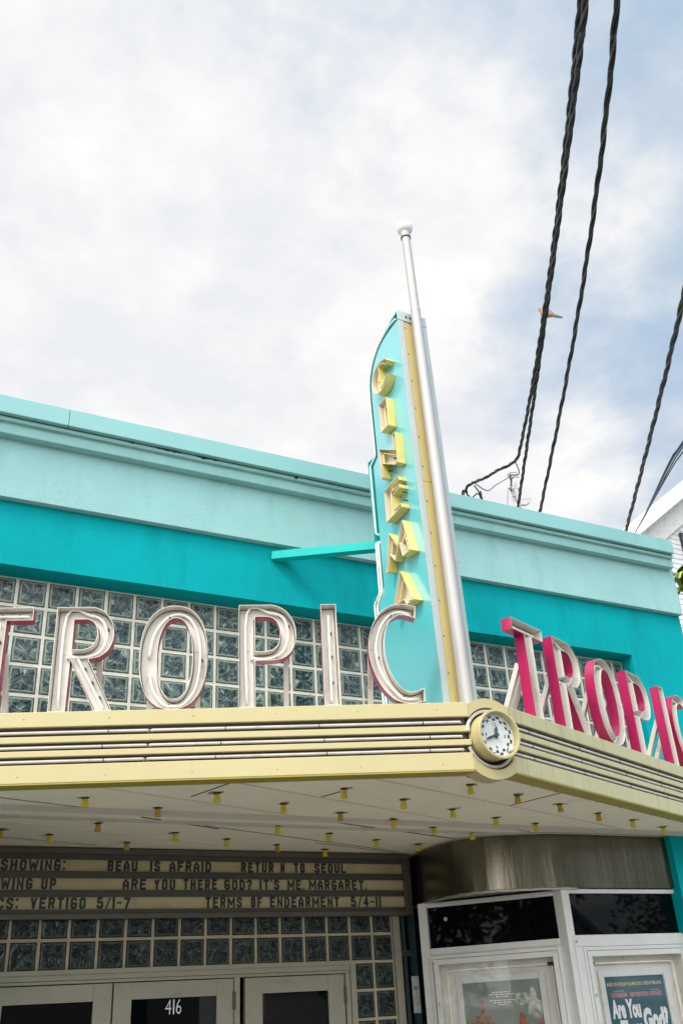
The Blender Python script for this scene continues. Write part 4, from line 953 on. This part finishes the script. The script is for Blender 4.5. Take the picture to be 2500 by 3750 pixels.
tubeB = [(-.09, -.92, 4.60), (-.131, -.890, 4.60), (-.131, -.880, 4.20), (-.131, -.795, 4.15), (-.131, -.795, 3.15)]
tubeC = [(-.10, -.935, 4.59), (-.131, -.922, 4.58), (-.131, -.915, 4.20), (-.131, -.832, 4.13), (-.131, -.832, 3.15)]
for sg in (1, -1):
    for tp in (tubeA, tubeB, tubeC):
        m = MB(TPY); m.tube([tuple(q) for q in round_path([(a_ * sg, b_, c_) for a_, b_, c_ in tp], .025, 4)], .0085, 8)
        ob = m.build('neon_tube', 'tube', bs)
m = MB()
m.bar((2.62, -.148, 4.735), (lean(PX - .03, 4.63), -.80, 4.63), .075, .066); m.build('wall_strut', 'fin', bs, bevel=.003)
# ---- pole
fp = thing('flagpole', (PX, -1.568, 3.145), 'tall silver white pole with a white ball on top, in front of the blade sign', 'pole')
TPP = lambda q: Vector((lean(PX + q[0], q[2]), -1.568 + q[1], q[2]))
m = MB(TPP); m.lathe([(.0445, 3.145), (.0375, 6.29)], n=32); m.build('lower_pole', 'chrome', fp)
m = MB(TPP); m.lathe([(.0385, 6.27), (.0385, 6.292), (.0352, 6.293), (.0340, 7.03)], n=32); m.build('upper_pole', 'chrome', fp)
m = MB(TPP); m.lathe([(.034, 7.03), (.040, 7.03), (.040, 7.09), (.034, 7.09)], n=28); m.build('collar', 'galv', fp)
m = MB(TPP); m.lathe([(.0401, 7.028), (.0412, 7.026), (.0412, 7.034), (.0401, 7.034)], n=28); m.build('collar_ring', 'dark', fp)
m = MB(TPP); rb = .067; m.lathe([(rb * math.sin(R(a_)), 7.140 - rb * math.cos(R(a_))) for a_ in range(34, 181, 6)], n=32); m.build('ball_finial', 'globe', fp)
m = MB(TPY); m.bar((.02, -1.51, 6.23), (.02, -1.545, 6.23), .02, .035); m.bar((.02, -1.51, 4.6), (.02, -1.545, 4.6), .02, .035); m.build('bracket', 'galv', fp)

# ---- CINEMA letters, x = toward the street, z absolute; measured from the blade sign's left side
CIN = {
 'C': [sm2([(1.374, 5.915), (1.347, 5.927), (1.295, 5.935), (1.238, 5.922), (1.19, 5.894), (1.16, 5.845), (1.153, 5.79), (1.166, 5.74), (1.199, 5.70), (1.245, 5.681), (1.304, 5.683), (1.352, 5.714), (1.390, 5.762)], 3)
       + sm2([(1.362, 5.770), (1.341, 5.741), (1.305, 5.716), (1.267, 5.712)], 3) + sm2([(1.263, 5.905), (1.290, 5.912), (1.331, 5.896), (1.366, 5.866)], 3) + [(1.397, 5.884)]],
 'I': [[(1.214, 5.344), (1.325, 5.344), (1.325, 5.588), (1.214, 5.588)]],
 'N': [[(1.151, 4.979), (1.185, 4.979), (1.185, 5.092), (1.352, 4.991), (1.391, 4.991), (1.391, 5.246), (1.352, 5.246), (1.352, 5.118), (1.151, 5.238)]],
 'E': [[(1.169, 4.617), (1.379, 4.638), (1.379, 4.666), (1.276, 4.667), (1.276, 4.784), (1.377, 4.793), (1.377, 4.820), (1.276, 4.821), (1.276, 4.847), (1.373, 4.858), (1.373, 4.886), (1.169, 4.870)]],
 'M': [[(1.095, 4.258), (1.134, 4.256), (1.169, 4.364), (1.225, 4.293), (1.297, 4.397), (1.326, 4.283), (1.433, 4.286), (1.361, 4.543), (1.275, 4.392), (1.174, 4.530)]],
 'A': [[(1.125, 3.94), (1.165, 3.94), (1.190, 3.985), (1.285, 3.985), (1.31, 3.938), (1.411, 3.938), (1.268, 4.201)]]}
CT = {'C': [[(1.335, 5.905), (1.285, 5.92), (1.225, 5.88), (1.205, 5.80), (1.215, 5.745), (1.25, 5.70), (1.31, 5.70)]],
 'I': [[(1.30, 5.55), (1.25, 5.55), (1.25, 5.38), (1.30, 5.38)]], 'N': [[(1.168, 5.0), (1.168, 5.20), (1.33, 5.09)], [(1.372, 5.23), (1.372, 5.01)]],
 'E': [[(1.36, 4.872), (1.215, 4.845), (1.215, 4.64), (1.36, 4.652)]], 'M': [[(1.115, 4.28), (1.175, 4.48), (1.27, 4.35), (1.355, 4.49)], [(1.33, 4.46), (1.38, 4.31)]],
 'A': [[(1.15, 3.955), (1.265, 4.15), (1.35, 3.96)]]}
for sg in (1, -1):
    for ch in 'CINEMA':
        cs = CIN[ch]; zb = min(q[1] for q in cs[0]); xa = min(q[0] for q in cs[0]); xb = max(q[0] for q in cs[0])
        dd = .0695
        if sg == 1:
            org = (lean(PX - .1265 - dd, zb + .12), -xa, zb); rz = R(-90)
        else:
            org = (lean(PX + .1265 + dd, zb + .12), -xb, zb); rz = R(90)
        t = thing('channel_letter', org, f'lemon yellow channel letter {ch} of CINEMA on the {"left" if sg == 1 else "right"} side of the blade sign', 'sign letter', 'CINEMA letters on the blade sign', rz)
        if sg == 1:
            cl = [[(x - xa, z - zb) for x, z in c] for c in cs]; tl = [[(x - xa, z - zb) for x, z in tb] for tb in CT[ch]]
        else:       # the same letter read from the other side keeps its reading direction
            cl = [[(x - xa, z - zb) for x, z in c] for c in cs]; tl = [[(x - xa, z - zb) for x, z in tb] for tb in CT[ch]]
        channel_letter(cl, tl, dd, .003, 'lyellow', 'warmcream', 'ytube', t, .0065, .03, clip=True)

# ============================================================ OVERHEAD CABLES
def helix(path, r, pitch, ph):
    P = path; o = []; s_ = 0.0
    nx = None
    for i, q in enumerate(P):
        if i: s_ += (P[i] - P[i - 1]).length
        t_ = (P[min(i + 1, len(P) - 1)] - P[max(i - 1, 0)]).normalized()
        if nx is None: nx = t_.cross(Vector((0, 0, 1))).normalized()
        nx = (nx - t_ * nx.dot(t_)).normalized(); ny = t_.cross(nx); a = 2 * math.pi * s_ / pitch + ph
        o.append(q + (nx * math.cos(a) + ny * math.sin(a)) * r)
    return o
def resample(P, step):
    o = [P[0]]; acc = 0
    for i in range(1, len(P)):
        a, b = P[i - 1], P[i]; d = (b - a).length; k = max(1, int(round(d / step)))
        for j in range(1, k + 1): o.append(a + (b - a) * j / k)
    return o
def fit_cable(pts, ext0=9.0, ext1=0.0):
    P = [Vector(q) for q in pts]
    # least-squares smooth of measured points: a quadratic in arc length keeps a true catenary-like run
    d = (P[0] - P[3]).normalized(); P = [P[0] + d * ext0 + Vector((0, 0, -ext0 * .02))] + P
    if ext1: d = (P[-1] - P[-3]).normalized(); P.append(P[-1] + d * ext1)
    return P
def quad_fit(pts):
    P = [Vector(q) for q in pts]; n = len(P); s = [0.0]
    for i in range(1, n): s.append(s[-1] + (P[i] - P[i - 1]).length)
    L = s[-1]; s = [q / L for q in s]
    # normal equations, cubic
    K = 4; A = Matrix([[sum(t ** (i + j) for t in s) for j in range(K)] for i in range(K)]); Ai = A.inverted()
    co = []
    for ax in range(3):
        b = Vector([sum((t ** i) * q[ax] for t, q in zip(s, P)) for i in range(K)]); co.append(Ai @ b)
    return [Vector([sum(c[i] * (k / 40) ** i for i in range(K)) for c in co]) for k in range(41)]
CAB = {
 'A': [(2.577, -4.229, 5.957), (2.795, -3.932, 6.065), (3.049, -3.606, 6.164), (3.323, -3.228, 6.262), (3.603, -2.85, 6.342), (3.84, -2.522, 6.399), (4.199, -1.986, 6.48), (4.531, -1.506, 6.533), (4.941, -0.897, 6.584), (5.403, -0.194, 6.627), (5.929, 0.628, 6.662), (6.068, 0.828, 6.666), (6.208, 1.06, 6.675), (6.366, 1.285, 6.677)],
 'B': [(2.6, -4.178, 6.045), (2.827, -3.888, 6.141), (3.077, -3.562, 6.231), (3.345, -3.185, 6.319), (3.622, -2.814, 6.385), (3.853, -2.491, 6.433), (4.206, -1.973, 6.492), (4.514, -1.497, 6.534), (4.889, -0.894, 6.571), (5.324, -0.223, 6.59), (5.547, 0.17, 6.601), (5.618, 0.305, 6.606)],
 'C': [(2.793, -4.243, 6.08), (3.033, -3.959, 6.173), (3.297, -3.638, 6.259), (3.579, -3.269, 6.343), (3.902, -2.86, 6.412), (4.148, -2.538, 6.455), (4.557, -1.944, 6.52), (4.889, -1.462, 6.554), (5.225, -0.944, 6.581), (5.72, -0.191, 6.598), (6.16, 0.502, 6.6), (6.223, 0.59, 6.598), (6.363, 0.813, 6.596), (6.567, 1.163, 6.596)],
 'D': [(3.86, -3.504, 5.383), (4.171, -3.135, 5.482), (4.548, -2.687, 5.588), (4.987, -2.209, 5.681), (5.506, -1.564, 5.81), (5.957, -1.015, 5.907), (6.395, -0.462, 6.003), (6.766, -0.014, 6.072), (6.998, 0.282, 6.122), (7.2, 0.525, 6.157)]}
def bundle(key, label, rs, rh, pitch, tail=(), ext1=1.2):
    P = quad_fit(CAB[key]); d = (P[0] - P[6]).normalized(); P = [P[0] + d * 9 + Vector((0, 0, -.25)), P[0] + d * 3 + Vector((0, 0, -.03))] + P
    if tail: P += [Vector(q) for q in tail]
    else: P.append(P[-1] + (P[-1] - P[-4]).normalized() * ext1)
    P = resample(smooth_path(P, 4), .03)
    t = thing('power_cable', tuple(P[0]), label, 'cable', 'overhead power cables')
    for k_, (nm, mm, r_) in enumerate((('insulated_conductor', 'cable', rs), ('insulated_conductor', 'cable', rs), ('bare_messenger', 'wire', rs * .62))):
        m = MB(); m.tube(helix(P, rh, pitch, k_ * 2.094 + ord(key)), r_, 7); m.build(nm, mm, t)
    return P
bundle('A', 'twisted black cable running to the pole behind the parapet, the straighter of the paired cables', .0100, .0105, .50)
bundle('B', 'twisted black cable that leaves its twin and droops left to a splice behind the parapet', .0095, .0100, .46, tail=[(5.677, 0.529, 6.652), (5.725, 0.819, 6.747), (5.779, 1.095, 6.821), (5.811, 1.334, 6.907), (5.847, 1.516, 6.952), (5.84, 1.55, 6.90), (5.83, 1.60, 6.80), (5.83, 1.62, 5.5)])
bundle('C', 'thick twisted black cable to the right of the paired cables, ending behind the parapet middle', .0102, .0105, .74)
bundle('D', 'twisted black cable nearest the right edge of the sky, passing before the white gable', .0105, .0108, .72)
tw = thing('telephone_wire', (6.5, -.3, 5.8), 'thin dark blue wires fanning out beside the right hand cable', 'wire')
for a_, b_, c_ in (((4.485, -2.705, 4.846), (5.109, -1.965, 5.165), (6.573, -.335, 5.803)), ((4.492, -2.706, 4.838), (5.142, -1.943, 5.164), (6.568, -.343, 5.798)), ((4.502, -2.70, 4.817), (5.143, -1.958, 5.135), (6.567, -.346, 5.789)), ((4.519, -2.695, 4.788), (5.189, -1.92, 5.126), (6.553, -.355, 5.782))):
    A_, B_, C_ = Vector(a_), Vector(b_), Vector(c_)
    M0, M1 = Vector((4.495, -2.70, 4.822)), Vector((5.146, -1.947, 5.148)); A_ = M0 + (A_ - M0) * .6; B_ = M1 + (B_ - M1) * .6
    P = [M0 + (M0 - M1) * 6, A_, B_, C_, Vector((7.273, .47, 6.121)), Vector((7.6, .85, 6.28))]
    m = MB(); m.tube(smooth_path(P, 10), .0058, 6); m.build('wire_strand', 'thinwire', tw)
# splice tails by the parapet
sp = thing('cable_splice', (5.9, 1.5, 5.44), 'small black cable loops with capped splices poking above the parapet', 'cable splice')
for pts in ([(5.907, 1.466, 6.957), (5.955, 1.47, 6.91), (5.985, 1.475, 6.86), (6.02, 1.49, 6.79), (6.03, 1.5, 5.44)], [(5.83, 1.54, 6.93), (5.855, 1.55, 6.87), (5.90, 1.54, 6.82), (5.95, 1.49, 6.865), (5.985, 1.475, 6.85)], [(5.85, 1.53, 6.93), (5.862, 1.55, 6.85), (5.87, 1.56, 5.44)]):
    m = MB(); m.tube(smooth_path(pts, 6), .008, 7); o_ = m.build('cable_tail', 'cable', sp)
m = MB(); m.tube([(5.975, 1.473, 6.872), (5.99, 1.477, 6.85), (6.015, 1.487, 6.80)], [.011, .016, .015], 9); m.tube([(5.868, 1.55, 6.855), (5.888, 1.542, 6.832)], .014, 9); m.build('splice_cap', 'black', sp)

# ---- utility pole behind
up_ = thing('utility_pole', (8.03, 3.23, GZ - .15), 'slim pale utility pole with clamps rising behind the parapet', 'utility pole')
m = MB(); m.lathe([(.075, GZ - .15), (.058, 8.30), (.050, 8.31), (.036, 8.415), (0, 8.42)], (8.03, 3.23, 0), n=18); m.build('pole_shaft', 'pole', up_)
m = MB(); m.lathe([(.060, 8.285), (.060, 8.30)], (8.03, 3.23, 0), n=18); m.build('yellow_band', 'lyellow', up_)
m = MB()
m.bar((7.94, 3.22, 8.20), (8.10, 3.20, 8.20), .012, .012); m.bar((7.91, 3.17, 8.20), (7.97, 3.20, 8.28), .03, .03); m.bar((7.93, 3.16, 8.12), (7.98, 3.2, 8.2), .05, .02)
m.bar((8.1, 3.2, 8.12), (8.27, 3.18, 8.17), .01, .01); m.tube(smooth_path([(8.07, 3.19, 8.02), (8.14, 3.17, 8.03), (8.19, 3.16, 8.07), (8.2, 3.16, 8.12)], 4), .018, 7); m.bar((7.99, 3.17, 8.10), (8.01, 3.17, 7.96), .03, .03)
m.build('clamp', 'galv', up_, bevel=.004)
m = MB(); m.tube(smooth_path([(5.66, .40, 6.63), (6.3, 1.1, 7.0), (7.92, 3.15, 8.47)], 6), .007, 6)
m.tube(smooth_path([(5.84, 1.40, 6.96), (6.2, 1.6, 7.02), (7.0, 2.4, 7.7), (7.9, 3.15, 8.44)], 6), .007, 6)
m.tube(smooth_path([(7.90, 3.15, 8.46), (7.93, 3.16, 8.40), (7.91, 3.16, 8.30), (7.90, 3.17, 8.22)], 5), .016, 7); m.build('messenger_clamp', 'wire', up_)
m = MB()
for dx, dz in ((0, .03), (.01, .0), (-.005, -.03), (.02, -.05)): m.tube([(7.86 + dx, 3.12, 8.46 + dz), (8.02 + dx, 3.10, 8.49 + dz)], .007, 6)
for c_ in ((7.88, 3.13, 8.47), (7.93, 3.13, 8.43), (7.86, 3.14, 8.24)): m.lathe([(0, -.03), (.025, -.018), (.03, 0), (.022, .02), (0, .03)], c_, 'y', 10)
m.build('insulator', 'bead', up_)
m = MB(); m.tube([(7.84, 3.16, 8.20), (7.77, 3.15, 7.9), (7.70, 3.15, 6.0)], .004, 5); m.build('guy_wire', 'black', up_)

# ---- dove perched on the paired cables
def dove_mat():
    m = mat('dove_plumage', (0.5, 0.3, 0.18), 0.8, 0, 0.15, 60)
    t = m.node_tree; b = t.nodes['Principled BSDF']; va = t.nodes.new('ShaderNodeVertexColor'); va.layer_name = 'Col'
    t.links.new(va.outputs[0], b.inputs['Base Color']); return m
MT['dove'] = dove_mat()
hd_, br_, md_, rr_, tb_, tt_ = [Vector(q) for q in ((4.407, -1.642, 6.641), (4.414, -1.626, 6.621), (4.443, -1.647, 6.615), (4.492, -1.671, 6.591), (4.517, -1.683, 6.579), (4.578, -1.704, 6.542))]
ax_ = (tt_ - br_).normalized(); upv = (Vector((0, 0, 1)) - ax_ * ax_.z).normalized(); sd = ax_.cross(upv)
o0 = hd_ + upv * .004
st = [(-.010, .015, .000, .0), (-.006, .015, .010, .011), (.001, .014, .015, .017), (.010, .009, .017, .020), (.016, .000, .017, .016), (.026, -.008, .024, .022), (.042, -.014, .028, .026), (.062, -.018, .028, .026), (.082, -.018, .024, .022), (.105, -.016, .017, .014), (.125, -.014, .013, .009), (.150, -.012, .013, .006), (.175, -.010, .012, .004), (.195, -.009, .008, .002), (.205, -.008, .001, .001)]
m = MB(); n_ = 14; vs = []; fs = []; colr = []
for i, (a_, h_, rw, rh) in enumerate(st):
    for k_ in range(n_):
        an = 2 * math.pi * k_ / n_; vs.append(o0 + ax_ * a_ + upv * (h_ + rh * (1.35 if 3 < i < 11 else 1.15) * math.sin(an)) + sd * (rw * 1.3 * math.cos(an)))
        sn = math.sin(an)
        if i < 4: cq = (.42, .27, .19)
        elif i < 10: cq = (.16, .13, .10) if sn > .1 else (.60, .32, .19)
        else: cq = (.12, .11, .10) if sn > -.2 else (.50, .46, .38)
        colr.append(cq)
for i in range(len(st) - 1):
    for k_ in range(n_): fs.append((i * n_ + k_, i * n_ + (k_ + 1) % n_, (i + 1) * n_ + (k_ + 1) % n_, (i + 1) * n_ + k_))
m.add(vs, fs, True)
dv = tag(m.build('dove', 'dove'), 'small buff breasted dove perched behind the paired black cables', 'bird')
ca = dv.data.color_attributes.new('Col', 'FLOAT_COLOR', 'POINT')
for i, q in enumerate(colr): ca.data[i].color = (*q, 1)
m = MB(); q = o0 - ax_ * .006 + upv * .015; m.tube([q, q - ax_ * .012 - upv * .003], [.003, .0008], 7); m.build('beak', 'black', dv)
m = MB()
for s2_ in (-1, 1): m.lathe([(0, -.0022), (.0022, 0), (0, .0022)], tuple(o0 + ax_ * .002 + upv * .019 + sd * (.0125 * s2_)), 'y', 8)
m.build('eye', 'black', dv)
for s2_ in (-1, 1):                    # wings folded along the body
    w_ = MB(); vs = []
    for i in range(8):
        f = i / 7; c_ = o0 + ax_ * (.022 + .112 * f) + sd * (s2_ * (.0345 - .022 * f)) + upv * (-.004 - .008 * f); hgt = .019 * math.sin(math.pi * min(1, .18 + .82 * f)) + .003
        vs += [c_ + upv * hgt, c_ + sd * s2_ * .003, c_ - upv * hgt * .5]
    w_.add(vs, [(i * 3 + j, i * 3 + j + 1, i * 3 + j + 4, i * 3 + j + 3) for i in range(7) for j in range(2)], True); w_.build('wing', 'umber', dv)

# ============================================================ NEIGHBOUR HOUSES
def clap_wall(mb, x0, x1, y, z0, z1, topf, exp=.115):
    z = z0
    while z < z1:
        za, zb = z, min(z + exp, z1)
        la, ra = topf(za); lb, rb_ = topf(zb)
        la, ra, lb, rb_ = max(x0, la), min(x1, ra), max(x0, lb), min(x1, rb_)
        if ra - la > .02 and rb_ > lb: mb.add([(la, y - .016, za), (ra, y - .016, za), (rb_, y - .001, zb), (lb, y - .001, zb), (la, y + .02, za), (ra, y + .02, za)], [(0, 1, 2, 3), (4, 5, 1, 0)])
        z += exp
h = thing('clapboard_house', (17.0, 8.5, GZ - .15), 'white peeling clapboard house with a gabled white metal roof beyond the cinema', 'house')
sl = .754; HY = 5.5; RXr = 17.3; zr = lambda x: (-.11 + sl * x) if x <= RXr else (-.11 + sl * RXr - sl * (x - RXr))
ev = 12.2; evr = 2 * RXr - ev
m = MB()
for a_, b_ in ((ev, RXr), (evr, RXr)):
    m.add([(a_, HY, zr(a_)), (b_, HY, zr(b_)), (b_, HY + 2.0, zr(b_)), (a_, HY + 2.0, zr(a_)), (a_, HY, zr(a_) - .03), (b_, HY, zr(b_) - .03), (b_, HY + 2.0, zr(b_) - .03), (a_, HY + 2.0, zr(a_) - .03)], [(0, 1, 2, 3), (7, 6, 5, 4), (0, 4, 5, 1), (2, 6, 7, 3), (0, 3, 7, 4)])
rf = m.build('roof', 'metalroof', h)
def rake(mb, y0, y1, d0, d1):
    for s_ in (-1, 1):
        a_, b_ = (ev, RXr) if s_ < 0 else (evr, RXr)
        v = [(x, y, zr(x) - d) for x in (a_, b_) for y in (y0, y1) for d in (d0, d1)]
        mb.add(v, [(0, 1, 3, 2), (4, 6, 7, 5), (0, 4, 5, 1), (2, 3, 7, 6), (0, 2, 6, 4), (1, 5, 7, 3)])
m = MB(); rake(m, HY - .012, HY + .02, .0, .10); m.build('rake_trim', 'whitetrim', h)
m = MB(); rake(m, HY + .021, HY + .25, .031, .12); m.build('rake_soffit', 'peel', h)
m = MB(); rake(m, HY + .251, HY + .33, .031, .22); rake(m, HY + .331, HY + .345, .031, .62); rake(m, HY + .30, HY + .36, .585, .66); m.build('rake_frieze', 'peel', h)
m = MB(); lim = lambda z: (12.75, 2 * RXr - 12.75) if z < zr(12.75) else ((z + .11) / sl, 2 * RXr - (z + .11) / sl)
clap_wall(m, 12.75, 2 * RXr - 12.75, HY + .42, 0.0, 12.5, lim)
m.box(12.8, 21.7, HY + .43, HY + 7, GZ - .15, 9.3)
m.build('clapboard_wall', 'clap', h)
m = MB(); m.box(14.64, 15.45, HY + .37, HY + .40, 8.2, 9.93); wn = m.build('window', 'dglass', h)
m = MB(); m.box(14.52, 14.64, HY + .35, HY + .41, 8.1, 10.05); m.box(15.45, 15.57, HY + .35, HY + .41, 8.1, 10.05); m.box(14.64, 15.45, HY + .35, HY + .41, 9.93, 10.05); sub('window_frame', m, 'tealframe', wn)

def simple_house(label, x, y, w_, d_, hw, rise, rz, mw, mr, gable_front=True):
    t = thing('street_house', (x, y, GZ - .15), label, 'house', None, rz)
    m = MB(); m.box(-w_ / 2, w_ / 2, 0, d_, 0, hw)
    pc = lambda a, b, d: (a, d, b)
    m.prism([[(-w_ / 2, hw), (w_ / 2, hw), (0, hw + rise)]], 0.0, d_, pc)
    k = 0.12
    while k < hw + rise * .9:
        half = w_ / 2 if k < hw else w_ / 2 * (1 - (k - hw) / rise)
        m.box(-half + .02, half - .02, -.02, .0, k, k + .02); k += .14
    m.build('wall', mw, t, local=True)
    m = MB(); o = .35
    for s_ in (-1, 1):
        a_ = (s_ * (w_ / 2 + o), hw - rise * o / (w_ / 2)); b_ = (0, hw + rise)
        v = [(q[0], yy, q[1] + dz) for q in (a_, b_) for yy in (-o, d_ + o) for dz in (.02, .12)]
        m.add(v, [(0, 1, 3, 2), (4, 6, 7, 5), (0, 4, 5, 1), (2, 3, 7, 6), (0, 2, 6, 4), (1, 5, 7, 3)])
        for q in range(int(d_ / .45)):
            yy = -o + q * .45; m.bar((a_[0], yy, a_[1] + .14), (b_[0], yy, b_[1] + .14), .03, .04)
    m.build('roof', mr, t, local=True)
    m = MB()
    for s_ in (-1, 1): m.bar((s_ * (w_ / 2 + o), -o - .02, hw - rise * o / (w_ / 2)), (0, -o - .02, hw + rise), .05, .22, (0, 1, 0))
    m.build('rake_trim', 'whitetrim', t, local=True)
    for xx in (-w_ * .27, w_ * .27):
        m = MB(); m.box(xx - .45, xx + .45, -.05, -.021, 1.0, 2.6); wn = m.build('window', 'dglass', t, local=True)
        m = MB()
        m.box(xx - .55, xx - .45, -.07, -.02, .9, 2.7); m.box(xx + .45, xx + .55, -.07, -.02, .9, 2.7); m.box(xx - .45, xx + .45, -.07, -.02, 2.6, 2.7); m.box(xx - .45, xx + .45, -.08, -.02, .9, 1.0); m.box(xx - .45, xx + .45, -.055, -.02, 1.77, 1.83)
        m.build('window_frame', 'whitetrim', wn, local=True)
    return t
simple_house('white clapboard house with grey metal gable roof across the street', 19, -19.5, 7.5, 11, 3.2, 2.9, R(180), 'clap', 'greyroof')
simple_house('white clapboard house with grey metal roof across the street to the left', -13, -10.5, 8, 12, 3.6, 2.6, R(115), 'clap', 'greyroof')
simple_house('tall white clapboard house across the street facing the cinema', 5, -20, 8.5, 10, 5.6, 2.8, R(180), 'clap', 'greyroof')

# ---- vegetation
def leaf_mat(name, a, b, stripe=False):
    m = bpy.data.materials.new(name); m.use_nodes = True; t = m.node_tree; bs_ = t.nodes['Principled BSDF']; bs_.inputs['Roughness'].default_value = .35
    uv = t.nodes.new('ShaderNodeUVMap'); uv.uv_map = 'UVMap'; s_ = t.nodes.new('ShaderNodeSeparateXYZ'); t.links.new(uv.outputs[0], s_.inputs[0])
    n_ = t.nodes.new('ShaderNodeTexNoise'); n_.inputs['Scale'].default_value = 5; t.links.new(uv.outputs[0], n_.inputs['Vector'])
    ab = t.nodes.new('ShaderNodeMath'); ab.operation = 'MULTIPLY_ADD'; t.links.new(n_.outputs['Fac'], ab.inputs[0]); ab.inputs[1].default_value = .5; t.links.new(s_.outputs[0], ab.inputs[2])
    r_ = t.nodes.new('ShaderNodeValToRGB'); t.links.new(ab.outputs[0], r_.inputs[0]); e = r_.color_ramp.elements
    e[0].position = .80; e[0].color = (*a, 1); e[1].position = 1.12; e[1].color = (*b, 1); k = e.new(.26); k.color = (*b, 1); k = e.new(.34); k.color = (*a, 1)
    t.links.new(r_.outputs[0], bs_.inputs['Base Color']); return m
MT['croton'] = leaf_mat('variegated_leaf', (.025, .115, .012), (.42, .40, .05))
def big_leaf(mb, base, dirv, up, ln, wd, curl, uvs):
    d = Vector(dirv).normalized(); u = (Vector(up) - d * Vector(up).dot(d)).normalized(); s_ = d.cross(u); n_ = 9
    b0 = len(mb.v); P = Vector(base); ang = 0
    for i in range(n_):
        f = i / (n_ - 1); w_ = wd * math.sin(math.pi * (f * .92 + .04)) ** .75
        mb.v += [P + s_ * w_ / 2 + u * w_ * .18 * (1 + .3 * math.sin(f * 19)), P, P - s_ * w_ / 2 + u * w_ * .18 * (1 + .3 * math.sin(f * 23))]
        dd = d * math.cos(ang) - u * math.sin(ang); P = P + dd * ln / (n_ - 1); ang += curl / (n_ - 1)
    for i in range(n_ - 1):
        for j in range(2):
            mb.f.append([b0 + i * 3 + j, b0 + i * 3 + j + 1, b0 + i * 3 + j + 4, b0 + i * 3 + j + 3]); mb.sm.append(True)
            a_, b_ = j * .5, j * .5 + .5; f0, f1 = i / n_, (i + 1) / n_
            uvs += [(a_, f0), (b_, f0), (b_, f1), (a_, f1)]
cr = thing('croton_shrub', (8.15, .75, GZ - .15), 'leafy shrub with large green and yellow leaves at the right edge behind the cinema', 'plant')
m = MB(); m.tube(smooth_path([(8.15, .75, GZ - .15), (8.10, .70, 2.5), (8.0, .62, 4.2), (7.90, .50, 5.45)], 5), [.05 - .0016 * i for i in range(16)], 8)
m.tube(smooth_path([(8.05, .66, 3.6), (8.1, .55, 4.4), (8.15, .5, 5.0)], 5), .018, 7); m.build('stem', 'bark', cr)
m = MB(); uvs = []
rnd = random.Random(3)
for tip, nn in (((7.72, .40, 5.60), 16), ((7.78, .44, 5.45), 8), ((8.05, .50, 5.05), 13), ((8.0, .56, 4.6), 11), ((8.15, .5, 5.4), 12)):
    for i in range(nn):
        a_ = i * 2.4 + rnd.uniform(-.3, .3); el = rnd.uniform(.1, 1.0)
        dv_ = (math.cos(a_) * math.cos(el), math.sin(a_) * math.cos(el), math.sin(el)); big_leaf(m, tip, dv_, (0, 0, 1), rnd.uniform(.24, .34), rnd.uniform(.085, .12), rnd.uniform(1.2, 2.4), uvs)
m.uv = uvs; m.build('foliage', 'croton', cr)
def tree(label, x, y, ht, cr_r, seed, nleaf=9000, ls=.26):
    rn = random.Random(seed); t = thing('street_tree', (x, y, GZ - .15), label, 'tree', 'trees across the street')
    m = MB(); m.tube(smooth_path([(x, y, GZ - .15), (x + .1, y, ht * .3), (x - .1, y + .1, ht * .6)], 5), [.2 - .009 * i for i in range(11)], 9)
    for i in range(6):
        a_ = i * 1.05; m.tube(smooth_path([(x, y, ht * (.35 + .04 * i)), (x + math.cos(a_) * cr_r * .4, y + math.sin(a_) * cr_r * .4, ht * .6), (x + math.cos(a_) * cr_r * .7, y + math.sin(a_) * cr_r * .7, ht * .75)], 4), [.08 - .007 * k for k in range(9)], 6)
    m.build('trunk', 'bark', t)
    m = MB()
    cl = [(rn.gauss(0, .45) * cr_r, rn.gauss(0, .45) * cr_r, ht * .68 + rn.gauss(0, .16) * ht, rn.uniform(.25, .5) * cr_r) for _ in range(16)]
    for _ in range(nleaf):
        c_ = rn.choice(cl); v = Vector((rn.gauss(0, 1), rn.gauss(0, 1), rn.gauss(0, 1))).normalized() * c_[3] * rn.random() ** .4
        P = Vector((x + c_[0], y + c_[1], c_[2])) + v; a_ = Vector((rn.gauss(0, 1), rn.gauss(0, 1), rn.gauss(0, .6))).normalized(); b_ = a_.cross(Vector((rn.gauss(0, 1), rn.gauss(0, 1), rn.gauss(0, 1)))).normalized()
        m.add([P - a_ * ls * .5, P + b_ * ls * .25, P + a_ * ls * .5, P - b_ * ls * .25], [(0, 1, 2, 3)])
    m.build('crown', 'leaf', t)
tree('dense green tree between the houses across the street', 12, -17, 8.5, 3.0, 1)
tree('broad green tree beside the far right house across the street', 26, -18, 9, 3.4, 2)
tree('green street tree down the street on the left', -10, -5.5, 7.5, 2.6, 3)
tree('tall green tree behind the left house across the street', -19, -14, 10, 3.6, 4)
